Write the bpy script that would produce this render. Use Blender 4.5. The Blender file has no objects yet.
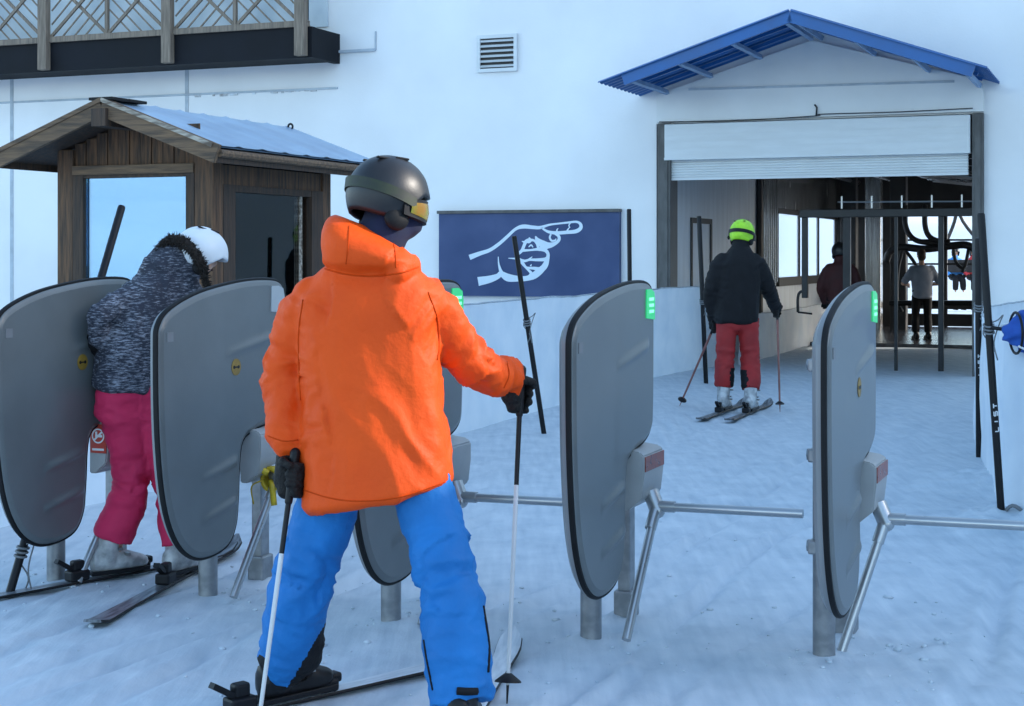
import bpy, bmesh, math, random
from mathutils import Vector, Matrix, noise
random.seed(7)
R = math.radians
F, CX, HY, CH = 1550.0, 512.0, 255.0, 1.55
TH = R(22.2)
U = Vector((math.cos(TH), -math.sin(TH), 0)); N = Vector((math.sin(TH), math.cos(TH), 0)); Z = Vector((0, 0, 1))
P0 = Vector((2.12, 21.5, 0))
def at(px, py, Y): return Vector(((px-CX)/F*Y, Y, CH-(py-HY)/F*Y))
def gp(px, py):
    Y = F*CH/(py-HY); return Vector(((px-CX)/F*Y, Y, 0))
def wp(px, py, v=0.0):
    """point of the vertical plane v behind the facade, in facade coordinates (u, z)"""
    k = (px-CX)/F; b = P0+N*v
    u = (k*b.y-b.x)/(U.x-k*U.y); Y = b.y+U.y*u
    return u, CH-(py-HY)/F*Y
sc = bpy.context.scene
col = sc.collection

# ------------------------------------------------------------------ materials
def mat(name, c, rough=.6, metal=0., var=0., vscale=6., bump=0., bscale=40., stretch=(1,1,1), c2=None, emit=0., spec=.5, coat=0., detail=4., sheen=0., crinkle=0.):
    m = bpy.data.materials.new(name); m.use_nodes = True
    nt = m.node_tree; b = nt.nodes['Principled BSDF']
    b.inputs['Base Color'].default_value = (*c, 1); b.inputs['Roughness'].default_value = rough
    b.inputs['Metallic'].default_value = metal; b.inputs['Specular IOR Level'].default_value = spec
    b.inputs['Coat Weight'].default_value = coat
    b.inputs['Sheen Weight'].default_value = sheen
    tc = nt.nodes.new('ShaderNodeTexCoord'); mp = nt.nodes.new('ShaderNodeMapping')
    mp.inputs['Scale'].default_value = stretch
    nt.links.new(tc.outputs['Object'], mp.inputs['Vector'])
    if var > 0 or c2:
        n = nt.nodes.new('ShaderNodeTexNoise'); n.inputs['Scale'].default_value = vscale; n.inputs['Detail'].default_value = detail
        nt.links.new(mp.outputs['Vector'], n.inputs['Vector'])
        r = nt.nodes.new('ShaderNodeValToRGB')
        if c2 is None: c2 = tuple(x*(1-var) for x in c)
        r.color_ramp.elements[0].position = .36; r.color_ramp.elements[1].position = .64
        r.color_ramp.elements[0].color = (*c2, 1); r.color_ramp.elements[1].color = (*c, 1)
        nt.links.new(n.outputs['Fac'], r.inputs['Fac']); nt.links.new(r.outputs['Color'], b.inputs['Base Color'])
        m2 = nt.nodes.new('ShaderNodeMath'); m2.operation = 'MULTIPLY_ADD'; m2.inputs[1].default_value = .25; m2.inputs[2].default_value = rough-.12
        nt.links.new(n.outputs['Fac'], m2.inputs[0]); nt.links.new(m2.outputs[0], b.inputs['Roughness'])
    if bump > 0:
        n = nt.nodes.new('ShaderNodeTexNoise'); n.inputs['Scale'].default_value = bscale; n.inputs['Detail'].default_value = 5
        nt.links.new(mp.outputs['Vector'], n.inputs['Vector'])
        bn = nt.nodes.new('ShaderNodeBump'); bn.inputs['Strength'].default_value = bump; bn.inputs['Distance'].default_value = .01
        nt.links.new(n.outputs['Fac'], bn.inputs['Height']); nt.links.new(bn.outputs['Normal'], b.inputs['Normal'])
    if crinkle > 0:
        n = nt.nodes.new('ShaderNodeTexNoise'); n.noise_type = 'RIDGED_MULTIFRACTAL'; n.inputs['Scale'].default_value = 5.5; n.inputs['Detail'].default_value = 2.5; n.inputs['Distortion'].default_value = .6
        nt.links.new(mp.outputs['Vector'], n.inputs['Vector'])
        b2 = nt.nodes.new('ShaderNodeBump'); b2.inputs['Strength'].default_value = crinkle; b2.inputs['Distance'].default_value = .02
        nt.links.new(n.outputs['Fac'], b2.inputs['Height'])
        if bump > 0: nt.links.new(bn.outputs['Normal'], b2.inputs['Normal'])
        nt.links.new(b2.outputs['Normal'], b.inputs['Normal'])
    if emit > 0:
        b.inputs['Emission Color'].default_value = (*c, 1); b.inputs['Emission Strength'].default_value = emit
    return m
def glass(name, refl=.2, tint=(.9, .95, 1), gl=(.92, .96, 1), ior=1.5):
    m = bpy.data.materials.new(name); m.use_nodes = True; nt = m.node_tree; nt.nodes.clear()
    o = nt.nodes.new('ShaderNodeOutputMaterial'); mx = nt.nodes.new('ShaderNodeMixShader')
    t = nt.nodes.new('ShaderNodeBsdfTransparent'); t.inputs[0].default_value = (*tint, 1)
    g = nt.nodes.new('ShaderNodeBsdfGlossy'); g.inputs['Roughness'].default_value = .02; g.inputs[0].default_value = (*gl, 1)
    lw = nt.nodes.new('ShaderNodeFresnel'); lw.inputs[0].default_value = ior
    a = nt.nodes.new('ShaderNodeMath'); a.operation = 'ADD'; a.inputs[1].default_value = refl; a.use_clamp = True
    nt.links.new(lw.outputs[0], a.inputs[0]); nt.links.new(a.outputs[0], mx.inputs[0])
    nt.links.new(t.outputs[0], mx.inputs[1]); nt.links.new(g.outputs[0], mx.inputs[2]); nt.links.new(mx.outputs[0], o.inputs[0])
    return m
def clear(name):
    m = bpy.data.materials.new(name); m.use_nodes = True; nt = m.node_tree; nt.nodes.clear()
    o = nt.nodes.new('ShaderNodeOutputMaterial'); mx = nt.nodes.new('ShaderNodeMixShader'); mx.inputs[0].default_value = .25
    t = nt.nodes.new('ShaderNodeBsdfTransparent'); d = nt.nodes.new('ShaderNodeBsdfTranslucent'); d.inputs[0].default_value = (.9, .92, .95, 1)
    nt.links.new(t.outputs[0], mx.inputs[1]); nt.links.new(d.outputs[0], mx.inputs[2]); nt.links.new(mx.outputs[0], o.inputs[0]); return m
def net_mat(name):
    m = bpy.data.materials.new(name); m.use_nodes = True; nt = m.node_tree; b = nt.nodes['Principled BSDF']
    b.inputs['Base Color'].default_value = (.72, .78, .84, 1); b.inputs['Roughness'].default_value = .7
    tc = nt.nodes.new('ShaderNodeTexCoord')
    w = nt.nodes.new('ShaderNodeTexNoise'); w.inputs['Scale'].default_value = 2.2; w.inputs['Detail'].default_value = 6
    nt.links.new(tc.outputs['Object'], w.inputs['Vector'])
    r = nt.nodes.new('ShaderNodeValToRGB'); r.color_ramp.elements[0].color = (.6, .68, .76, 1); r.color_ramp.elements[1].color = (.8, .84, .88, 1)
    r.color_ramp.elements[0].position = .35; r.color_ramp.elements[1].position = .65
    nt.links.new(w.outputs['Fac'], r.inputs[0]); nt.links.new(r.outputs[0], b.inputs['Base Color'])
    ck = nt.nodes.new('ShaderNodeTexChecker'); ck.inputs['Scale'].default_value = 90
    nt.links.new(tc.outputs['Object'], ck.inputs['Vector'])
    bn = nt.nodes.new('ShaderNodeBump'); bn.inputs['Strength'].default_value = .25; bn.inputs['Distance'].default_value = .004
    nt.links.new(ck.outputs['Fac'], bn.inputs['Height']); nt.links.new(bn.outputs[0], b.inputs['Normal'])
    tr = nt.nodes.new('ShaderNodeBsdfTranslucent'); tr.inputs[0].default_value = (.7, .78, .85, 1)
    mx = nt.nodes.new('ShaderNodeMixShader'); mx.inputs[0].default_value = .3
    o = nt.nodes['Material Output']
    nt.links.new(b.outputs[0], mx.inputs[1]); nt.links.new(tr.outputs[0], mx.inputs[2]); nt.links.new(mx.outputs[0], o.inputs[0])
    return m
def knit_mat():
    m = mat('patterned_coat', (.03, .033, .05), .85, bump=.5, bscale=60, stretch=(1, 1, 3))
    nt = m.node_tree; b = nt.nodes['Principled BSDF']
    tc = nt.nodes.new('ShaderNodeTexCoord'); mp = nt.nodes.new('ShaderNodeMapping'); mp.inputs['Scale'].default_value = (30, 30, 150)
    n = nt.nodes.new('ShaderNodeTexNoise'); n.inputs['Scale'].default_value = 1.; n.inputs['Detail'].default_value = 3; n.inputs['Roughness'].default_value = .75
    nt.links.new(tc.outputs['Object'], mp.inputs['Vector']); nt.links.new(mp.outputs['Vector'], n.inputs['Vector'])
    n2 = nt.nodes.new('ShaderNodeTexNoise'); n2.inputs['Scale'].default_value = 5.
    nt.links.new(tc.outputs['Object'], n2.inputs['Vector'])
    ad = nt.nodes.new('ShaderNodeMath'); ad.operation = 'MULTIPLY_ADD'; ad.inputs[1].default_value = .3; 
    nt.links.new(n2.outputs['Fac'], ad.inputs[0]); nt.links.new(n.outputs['Fac'], ad.inputs[2])
    r = nt.nodes.new('ShaderNodeValToRGB'); r.color_ramp.elements[0].position = .645; r.color_ramp.elements[1].position = .84
    r.color_ramp.elements[0].color = (.024, .028, .045, 1); r.color_ramp.elements[1].color = (.3, .32, .38, 1)
    nt.links.new(ad.outputs[0], r.inputs[0]); nt.links.new(r.outputs[0], b.inputs['Base Color'])
    return m
def wood_mat(name, c, c2, along=(12, 12, 1)):
    return mat(name, c, .75, c2=c2, vscale=3.2, stretch=along, bump=.7, bscale=10, detail=8)
def snow_mat():
    m = bpy.data.materials.new('snow'); m.use_nodes = True; nt = m.node_tree; b = nt.nodes['Principled BSDF']
    b.inputs['Roughness'].default_value = .55; b.inputs['Specular IOR Level'].default_value = .3
    tc = nt.nodes.new('ShaderNodeTexCoord')
    def nz(s, d, st=(1, 1, 1)):
        mp = nt.nodes.new('ShaderNodeMapping'); mp.inputs['Scale'].default_value = st; mp.inputs['Rotation'].default_value = (0, 0, TH)
        nt.links.new(tc.outputs['Object'], mp.inputs['Vector'])
        n = nt.nodes.new('ShaderNodeTexNoise'); n.inputs['Scale'].default_value = s; n.inputs['Detail'].default_value = d
        nt.links.new(mp.outputs['Vector'], n.inputs['Vector']); return n
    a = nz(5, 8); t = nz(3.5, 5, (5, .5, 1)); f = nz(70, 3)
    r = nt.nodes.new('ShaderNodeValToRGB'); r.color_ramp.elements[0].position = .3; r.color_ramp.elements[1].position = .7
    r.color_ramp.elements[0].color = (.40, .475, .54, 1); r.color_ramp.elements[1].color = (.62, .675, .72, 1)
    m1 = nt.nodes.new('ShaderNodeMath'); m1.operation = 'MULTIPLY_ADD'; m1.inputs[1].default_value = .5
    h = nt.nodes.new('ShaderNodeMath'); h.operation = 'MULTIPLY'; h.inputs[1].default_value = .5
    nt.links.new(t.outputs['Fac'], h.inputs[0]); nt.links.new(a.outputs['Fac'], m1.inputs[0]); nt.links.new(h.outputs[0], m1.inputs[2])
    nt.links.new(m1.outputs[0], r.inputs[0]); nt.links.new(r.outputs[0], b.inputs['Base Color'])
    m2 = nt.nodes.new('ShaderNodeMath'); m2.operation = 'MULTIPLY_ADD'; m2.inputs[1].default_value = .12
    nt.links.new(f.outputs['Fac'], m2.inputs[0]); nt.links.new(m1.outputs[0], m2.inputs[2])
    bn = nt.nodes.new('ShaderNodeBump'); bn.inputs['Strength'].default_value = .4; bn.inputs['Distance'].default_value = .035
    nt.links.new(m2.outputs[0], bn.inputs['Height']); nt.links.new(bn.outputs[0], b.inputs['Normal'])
    return m

M = {}
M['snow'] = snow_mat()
M['wall'] = mat('painted_render', (.87, .86, .85), .8, var=.12, vscale=.5, bump=.15, bscale=30, detail=7)
M['panel_white'] = mat('white_cladding', (.8, .8, .78), .6, var=.08, vscale=1.2, detail=8)
M['seam'] = mat('panel_seam', (.5, .55, .6), .8, var=.2)
M['stain'] = mat('peeling_edge', (.4, .36, .33), .9, c2=(.72, .76, .8), vscale=7)
M['shutter'] = mat('shutter_metal', (.68, .70, .70), .4, var=.08, vscale=2, stretch=(1, 1, 5))
M['jamb'] = mat('jamb_steel', (.11, .105, .1), .55, var=.4, vscale=4, stretch=(3, 3, 1))
M['blue'] = mat('blue_sheet', (.010, .11, .34), .4, var=.2, vscale=2)
M['blue_l'] = mat('pale_blue_bracket', (.25, .38, .58), .5, var=.2)
M['sign'] = mat('sign_blue', (.014, .04, .13), .5, c2=(.03, .06, .165), vscale=1.6, bump=.5, bscale=3)
M['sign_white'] = mat('sign_white', (.66, .76, .85), .5, var=.06)
M['dark_metal'] = mat('dark_metal', (.028, .028, .03), .45, metal=.3, var=.4, vscale=5)
M['black'] = mat('black_plastic', (.012, .012, .014), .42, var=.3, vscale=12, spec=.22)
M['rubber'] = mat('rubber', (.01, .01, .011), .6, var=.3, vscale=10, spec=.22)
M['ceil'] = mat('dark_ceiling', (.045, .04, .037), .35, c2=(.02, .018, .016), vscale=2)  # dark brown ceiling with darker mottling
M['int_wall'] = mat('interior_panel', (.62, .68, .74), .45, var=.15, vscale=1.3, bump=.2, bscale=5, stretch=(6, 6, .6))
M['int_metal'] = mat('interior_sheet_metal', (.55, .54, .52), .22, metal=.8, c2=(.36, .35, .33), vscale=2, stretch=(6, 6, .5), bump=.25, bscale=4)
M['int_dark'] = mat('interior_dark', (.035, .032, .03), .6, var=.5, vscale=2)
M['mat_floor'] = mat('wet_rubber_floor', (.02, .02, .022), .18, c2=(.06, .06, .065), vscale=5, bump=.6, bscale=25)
M['wood'] = wood_mat('weathered_wood', (.16, .08, .038), (.045, .025, .014))
M['wood_d'] = wood_mat('dark_wood', (.075, .043, .026), (.03, .019, .013))
M['wood_h'] = wood_mat('weathered_board', (.2, .12, .066), (.075, .048, .03), (1, 12, 12))
M['wood_pale'] = wood_mat('chipped_edge', (.5, .44, .36), (.12, .085, .06), (2, 12, 12))
M['rail_wood'] = wood_mat('balcony_wood', (.26, .2, .15), (.15, .115, .085))
M['balc_dark'] = mat('balcony_dark_band', (.010, .011, .015), .7, var=.4, vscale=2, spec=.2)
M['roof_sheet'] = mat('frosted_roof_sheet', (.32, .45, .58), .4, c2=(.23, .34, .47), vscale=3, metal=.15, bump=.2, bscale=12)
M['mirror_glass'] = glass('window_glass', .5, gl=(.5, .78, .98))
M['glass'] = glass('side_glass', .02, tint=(.85, .78, .72), ior=1.22)
M['panel_grey'] = mat('gate_shell', (.14, .155, .158), .34, var=.22, vscale=2.2, bump=.08, bscale=180, coat=.1)
M['panel_back'] = mat('gate_back_shell', (.24, .25, .26), .4, var=.15, vscale=3)
M['galv'] = mat('galvanised_steel', (.33, .34, .35), .42, metal=.7, c2=(.22, .23, .24), vscale=14, bump=.1, bscale=60)
M['steel'] = mat('brushed_steel', (.5, .51, .52), .3, metal=.85, var=.12, vscale=4)
M['box'] = mat('housing_grey', (.4, .41, .41), .45, var=.2, vscale=4, bump=.1, bscale=90)
M['amber'] = mat('red_reflector', (.28, .05, .025), .3, var=.4, vscale=30)
M['lamp_on'] = mat('lamp_green', (.02, .45, .14), .3, emit=.7)
M['led'] = mat('led_green', (.25, 1., .5), .3, emit=.9)
M['lamp_off'] = mat('lamp_unlit', (.38, .42, .44), .25, var=.1)
M['plate'] = mat('small_plate', (.19, .2, .21), .5, var=.2)
M['yellow_st'] = mat('yellow_sticker', (.3, .19, .03), .5, var=.3, vscale=20)
M['red_label'] = mat('red_label', (.5, .05, .03), .45, var=.15)
M['white'] = mat('white_print', (.75, .76, .77), .5, var=.1)
M['tape'] = mat('yellow_tape', (.65, .46, .02), .5, var=.3, vscale=20)
M['clear'] = clear('clear_sheet')
M['glazing'] = mat('pale_glazing', (.6, .66, .7), .2, c2=(.44, .52, .58), vscale=1.5)
M['net'] = net_mat('white_net')
M['orange'] = mat('orange_fabric', (.78, .082, .006), .58, c2=(.72, .07, .005), vscale=5, bump=.3, bscale=45, spec=.2, crinkle=.35)
M['orange_seam'] = mat('orange_seam', (.6, .06, .006), .7, var=.2, spec=.05)
M['trouser_blue'] = mat('blue_fabric', (.014, .18, .5), .66, c2=(.01, .14, .4), vscale=5, bump=.35, bscale=45, spec=.3, crinkle=.35)
M['black_fab'] = mat('black_fabric', (.012, .012, .014), .75, var=.4, vscale=10, bump=.5, bscale=40, spec=.22)
M['glove'] = mat('black_glove', (.016, .014, .013), .6, var=.5, vscale=30, bump=.7, bscale=90, spec=.22)
M['tan'] = mat('tan_patch', (.35, .2, .06), .6, var=.3)
M['helmet'] = mat('matte_helmet', (.014, .014, .016), .4, var=.2, vscale=8, bump=.05, bscale=200)
M['white_helmet'] = mat('white_helmet', (.72, .76, .8), .35, var=.08)
M['green_helmet'] = mat('lime_helmet', (.42, .8, .03), .4, c2=(.3, .62, .02), vscale=18)
M['strap_green'] = mat('olive_strap', (.022, .032, .012), .6, c2=(.012, .016, .01), vscale=25)
M['lens'] = mat('mirror_lens', (.12, .19, .025), .15, metal=.1, c2=(.26, .13, .012), vscale=14)
M['navy'] = mat('navy_fleece', (.010, .016, .05), .9, var=.3, vscale=20)
M['skin'] = mat('skin', (.52, .3, .21), .55, var=.1, vscale=10)
M['hair'] = mat('dark_hair', (.03, .02, .014), .7, var=.5, vscale=40)
M['fur'] = mat('dark_fur', (.02, .014, .011), .9, var=.5, vscale=30)
M['pink'] = mat('pink_fabric', (.66, .03, .105), .7, c2=(.54, .022, .085), vscale=5, bump=.3, bscale=45, spec=.3, crinkle=.35)
M['knit'] = knit_mat()
M['boot_white'] = mat('white_boot', (.6, .61, .61), .4, c2=(.2, .21, .22), vscale=13)
M['boot_black'] = mat('black_boot', (.016, .016, .018), .35, var=.4, vscale=14, spec=.22)
M['buckle'] = mat('buckle_metal', (.4, .4, .4), .35, metal=.8, var=.3)
M['ski_top'] = mat('ski_topsheet', (.62, .66, .7), .35, c2=(.42, .47, .52), vscale=7, stretch=(6, 1, 1))
M['ski_dark'] = mat('dark_ski_topsheet', (.05, .055, .065), .35, c2=(.22, .24, .26), vscale=9, stretch=(6, 1, 1))
M['alu'] = mat('pole_aluminium', (.6, .6, .6), .4, var=.1)
M['red_trous'] = mat('red_fabric', (.36, .016, .016), .7, var=.25, vscale=6, bump=.4, bscale=30, crinkle=.35)
M['maroon'] = mat('maroon_fabric', (.06, .012, .012), .75, var=.3, vscale=6)
M['shirt'] = mat('grey_blue_shirt', (.27, .31, .38), .85, var=.12, vscale=10)
M['red_pole'] = mat('red_pole', (.3, .12, .1), .4, var=.3)
M['sky_blue'] = mat('sky_blue_fabric', (.05, .3, .75), .7, var=.2)
M['bright_red'] = mat('bright_red_fabric', (.6, .04, .05), .7, var=.2)
M['bag'] = mat('blue_tarp', (.02, .1, .42), .85, c2=(.015, .07, .33), vscale=9, bump=.6, bscale=22)
M['yellow_hat'] = mat('yellow_hat', (.5, .36, .08), .9, var=.2, vscale=30)
M['cable'] = mat('black_cable', (.015, .015, .017), .5, var=.2)

# ------------------------------------------------------------------ mesh builder
def basis(d):
    d = d.normalized(); a = Vector((0, 0, 1)) if abs(d.z) < .9 else Vector((0, 1, 0))
    x = d.cross(a).normalized(); return x, d.cross(x).normalized()
def crom(pts, n):
    out = []
    P = [pts[0]*2-pts[1]] + list(pts) + [pts[-1]*2-pts[-2]]
    for i in range(1, len(P)-2):
        for k in range(n):
            t = k/n; a, b, c, d = P[i-1:i+3]
            out.append(.5*((2*b)+(c-a)*t+(2*a-5*b+4*c-d)*t*t+(3*b-a-3*c+d)*t**3))
    out.append(P[-2]); return out
class MB:
    def __init__(s): s.v = []; s.f = []; s.m = []
    def add(s, vs, fs, mi=0):
        o = len(s.v); s.v += [Vector(v) for v in vs]; s.f += [tuple(i+o for i in f) for f in fs]; s.m += [mi]*len(fs)
    def box(s, c, size, ax=None, mi=0, bev=0.):
        ax = ax or (Vector((1, 0, 0)), Vector((0, 1, 0)), Vector((0, 0, 1)))
        c = Vector(c); hx, hy, hz = [q/2 for q in size]
        if bev <= 0:
            vs = [c+ax[0]*(i*hx)+ax[1]*(j*hy)+ax[2]*(k*hz) for k in (-1, 1) for j in (-1, 1) for i in (-1, 1)]
            s.add(vs, [(0, 2, 3, 1), (4, 5, 7, 6), (0, 1, 5, 4), (2, 6, 7, 3), (0, 4, 6, 2), (1, 3, 7, 5)], mi)
        else:
            bm = bmesh.new(); bmesh.ops.create_cube(bm, size=1)
            for q in bm.verts: q.co = Vector((q.co.x*size[0], q.co.y*size[1], q.co.z*size[2]))
            bmesh.ops.bevel(bm, geom=bm.edges[:], offset=bev, segments=2, affect='EDGES', profile=.5)
            bm.verts.index_update()
            s.add([c+ax[0]*q.co.x+ax[1]*q.co.y+ax[2]*q.co.z for q in bm.verts], [[q.index for q in f.verts] for f in bm.faces], mi); bm.free()
    def bx(s, x0, x1, y0, y1, z0, z1, mi=0, bev=0.):
        s.box(((x0+x1)/2, (y0+y1)/2, (z0+z1)/2), (abs(x1-x0), abs(y1-y0), abs(z1-z0)), None, mi, bev)
    def bar(s, p0, p1, w, h, mi=0, up=None, bev=0.):
        p0 = Vector(p0); p1 = Vector(p1); d = p1-p0; y = d.normalized()
        up = Vector(up) if up else (Vector((0, 0, 1)) if abs(y.z) < .95 else Vector((1, 0, 0)))
        x = y.cross(up).normalized(); z = x.cross(y)
        s.box((p0+p1)/2, (w, d.length, h), (x, y, z), mi, bev)
    def tube(s, pts, rad, seg=10, mi=0, caps=True, oval=1.):
        pts = [Vector(p) for p in pts]
        if not hasattr(rad, '__len__'): rad = [rad]*len(pts)
        n = len(pts); vs = []; x = None
        for i, p in enumerate(pts):
            d = (pts[min(i+1, n-1)]-pts[max(i-1, 0)]).normalized()
            if x is None: x, y = basis(d)
            else:
                x = (x-d*x.dot(d)).normalized(); y = d.cross(x)
            for k in range(seg):
                a = 2*math.pi*k/seg; vs.append(p+x*(math.cos(a)*rad[i])+y*(math.sin(a)*rad[i]*oval))
        fs = [(i*seg+k, i*seg+(k+1) % seg, (i+1)*seg+(k+1) % seg, (i+1)*seg+k) for i in range(n-1) for k in range(seg)]
        if caps: fs += [tuple(range(seg-1, -1, -1)), tuple(range((n-1)*seg, n*seg))]
        s.add(vs, fs, mi)
    def capsule(s, pts, rad, seg=14, mi=0):
        """tube with rounded ends"""
        pts = [Vector(p) for p in pts]; rad = list(rad)
        d0 = (pts[0]-pts[1]).normalized(); d1 = (pts[-1]-pts[-2]).normalized()
        a = [(pts[0]+d0*rad[0]*math.sin(t), rad[0]*math.cos(t)) for t in (1.45, 1.1, .7, .35)]
        b = [(pts[-1]+d1*rad[-1]*math.sin(t), rad[-1]*math.cos(t)) for t in (.35, .7, 1.1, 1.45)]
        s.tube([q[0] for q in a]+pts+[q[0] for q in b], [q[1] for q in a]+rad+[q[1] for q in b], seg, mi)
    def loft(s, rings, mi=0, caps=True):
        n = len(rings[0]); vs = [v for r in rings for v in r]
        fs = [(i*n+k, i*n+(k+1) % n, (i+1)*n+(k+1) % n, (i+1)*n+k) for i in range(len(rings)-1) for k in range(n)]
        if caps: fs += [tuple(range(n-1, -1, -1)), tuple(range((len(rings)-1)*n, len(rings)*n))]
        s.add(vs, fs, mi)
    def ell(s, c, r, ax=None, seg=20, rings=12, mi=0):
        ax = ax or (Vector((1, 0, 0)), Vector((0, 1, 0)), Vector((0, 0, 1))); c = Vector(c)
        bm = bmesh.new(); bmesh.ops.create_uvsphere(bm, u_segments=seg, v_segments=rings, radius=1); bm.verts.index_update()
        s.add([c+ax[0]*(q.co.x*r[0])+ax[1]*(q.co.y*r[1])+ax[2]*(q.co.z*r[2]) for q in bm.verts], [[q.index for q in f.verts] for f in bm.faces], mi); bm.free()
    def prism(s, poly, axu, axv, axw, org, d, mi=0):
        """closed polygon (a,b) in plane axu,axv, thickness d along axw"""
        org = Vector(org); n = len(poly)
        vs = [org+axu*a+axv*b for a, b in poly]+[org+axu*a+axv*b+axw*d for a, b in poly]
        s.add(vs, [tuple(range(n-1, -1, -1)), tuple(range(n, 2*n))]+[(i, (i+1) % n, n+(i+1) % n, n+i) for i in range(n)], mi)
    def mesh(s, name, org=None):
        me = bpy.data.meshes.new(name); o = org or Vector((0, 0, 0))
        me.from_pydata([v-o for v in s.v], [], s.f)
        for p, i in zip(me.polygons, s.m): p.material_index = i
        bm = bmesh.new(); bm.from_mesh(me); bmesh.ops.recalc_face_normals(bm, faces=bm.faces[:]); bm.to_mesh(me); bm.free()
        return me
    def build(s, name, mats, parent=None, org=None, smooth=False):
        q = parent
        while q is not None and org is None: org = ORG.get(q.name); q = q.parent
        return link(name, s.mesh(name, org), mats, parent, smooth, org if parent is None else None)
ORG = {}
def link(name, me, mats, parent=None, smooth=False, loc=None):
    if not isinstance(mats, (list, tuple)): mats = [mats]
    idx = [p.material_index for p in me.polygons]; me.materials.clear()
    for q in mats: me.materials.append(M[q] if isinstance(q, str) else q)
    me.polygons.foreach_set('material_index', idx)
    if smooth is True:
        for p in me.polygons: p.use_smooth = True
    elif smooth:
        for p in me.polygons: p.use_smooth = True
        me.set_sharp_from_angle(angle=R(smooth))
    o = bpy.data.objects.new(name, me); col.objects.link(o)
    if parent is not None: o.parent = parent
    if loc is not None: o.location = loc
    return o
def thing(name, label, cat, loc=(0, 0, 0), rz=0., group=None, world=False):
    """Empty at the base of a thing; world=True: its part meshes are written in world coordinates"""
    o = bpy.data.objects.new(name, None); col.objects.link(o); o.empty_display_size = .1
    o.location = loc; o.rotation_euler = (0, 0, rz); tag(o, label, cat, group)
    if world: ORG[o.name] = Vector(loc)
    return o
def tag(o, label, cat, group=None):
    o['label'] = label; o['category'] = cat
    if group: o['group'] = group
    return o
def organic(mb, vox, smooth=4, disp=None, name='cloth', org=None, mi_fn=None):
    """union of overlapping closed shapes -> one continuous skin, then displaced along its normals"""
    o = bpy.data.objects.new('tmp', mb.mesh('tmp')); col.objects.link(o)
    r = o.modifiers.new('r', 'REMESH'); r.mode = 'VOXEL'; r.voxel_size = vox; r.adaptivity = 0
    if smooth:
        q = o.modifiers.new('s', 'SMOOTH'); q.factor = .5; q.iterations = smooth
    me = bpy.data.meshes.new_from_object(o.evaluated_get(bpy.context.evaluated_depsgraph_get()))
    me.name = name; old = o.data; bpy.data.objects.remove(o); bpy.data.meshes.remove(old)
    if disp:
        nn = [v.normal.copy() for v in me.vertices]
        for v, n_ in zip(me.vertices, nn): v.co = v.co+n_*disp(v.co)
    if mi_fn:
        for p in me.polygons: p.material_index = mi_fn(p.center, p.normal)
    if org is not None:
        for v in me.vertices: v.co -= org
    for p in me.polygons: p.use_smooth = True
    return me
def folds(segs, seed=0.):
    """segs: (p0, p1, amp, freq along the limb); creases run around a limb, strongest near its ends"""
    def fn(co):
        best = None
        for p0, p1, amp, fr in segs:
            d = p1-p0; L = d.length; t = max(-.15, min(1.15, (co-p0).dot(d)/(L*L))); c = p0+d*t
            q = (co-c).length
            if best is None or q < best[0]: best = (q, t, L, d/L, co-c, amp, fr)
        q, t, L, ax, pr, amp, fr = best
        s = t*L; limb = fr > 10
        sd = Vector((seed, seed*1.7, 0))
        if limb:
            w = pr*5.5+ax*(s*fr*.62)+sd; j = max(abs(t-.0), 0); near = math.exp(-((1-t)*L/.13)**2) if amp > 0 else math.exp(-(t*L/.13)**2)
            near = max(near, .75*math.exp(-(t*L/.11)**2))
        else:
            w = Vector((co.x*5.5, co.y*5.5, co.z*1.6))+sd+Vector((co.z*1.3, 0, 0)); near = max(0, min(1, (1-t)*.9+.15))
        sh = noise.noise(co*3+Vector((9, 1, seed)))
        w = w+Vector((sh*.5, 0, sh*.7))
        a = 1-abs(noise.noise(w))*2.6
        b = 1-abs(noise.noise(w*2.3+Vector((5, 3, seed))))*2.4
        return abs(amp)*((.75*a+.3*b-.45)*(.35+1.25*near)+.25*noise.noise(co*9+sd))
    return fn

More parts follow.
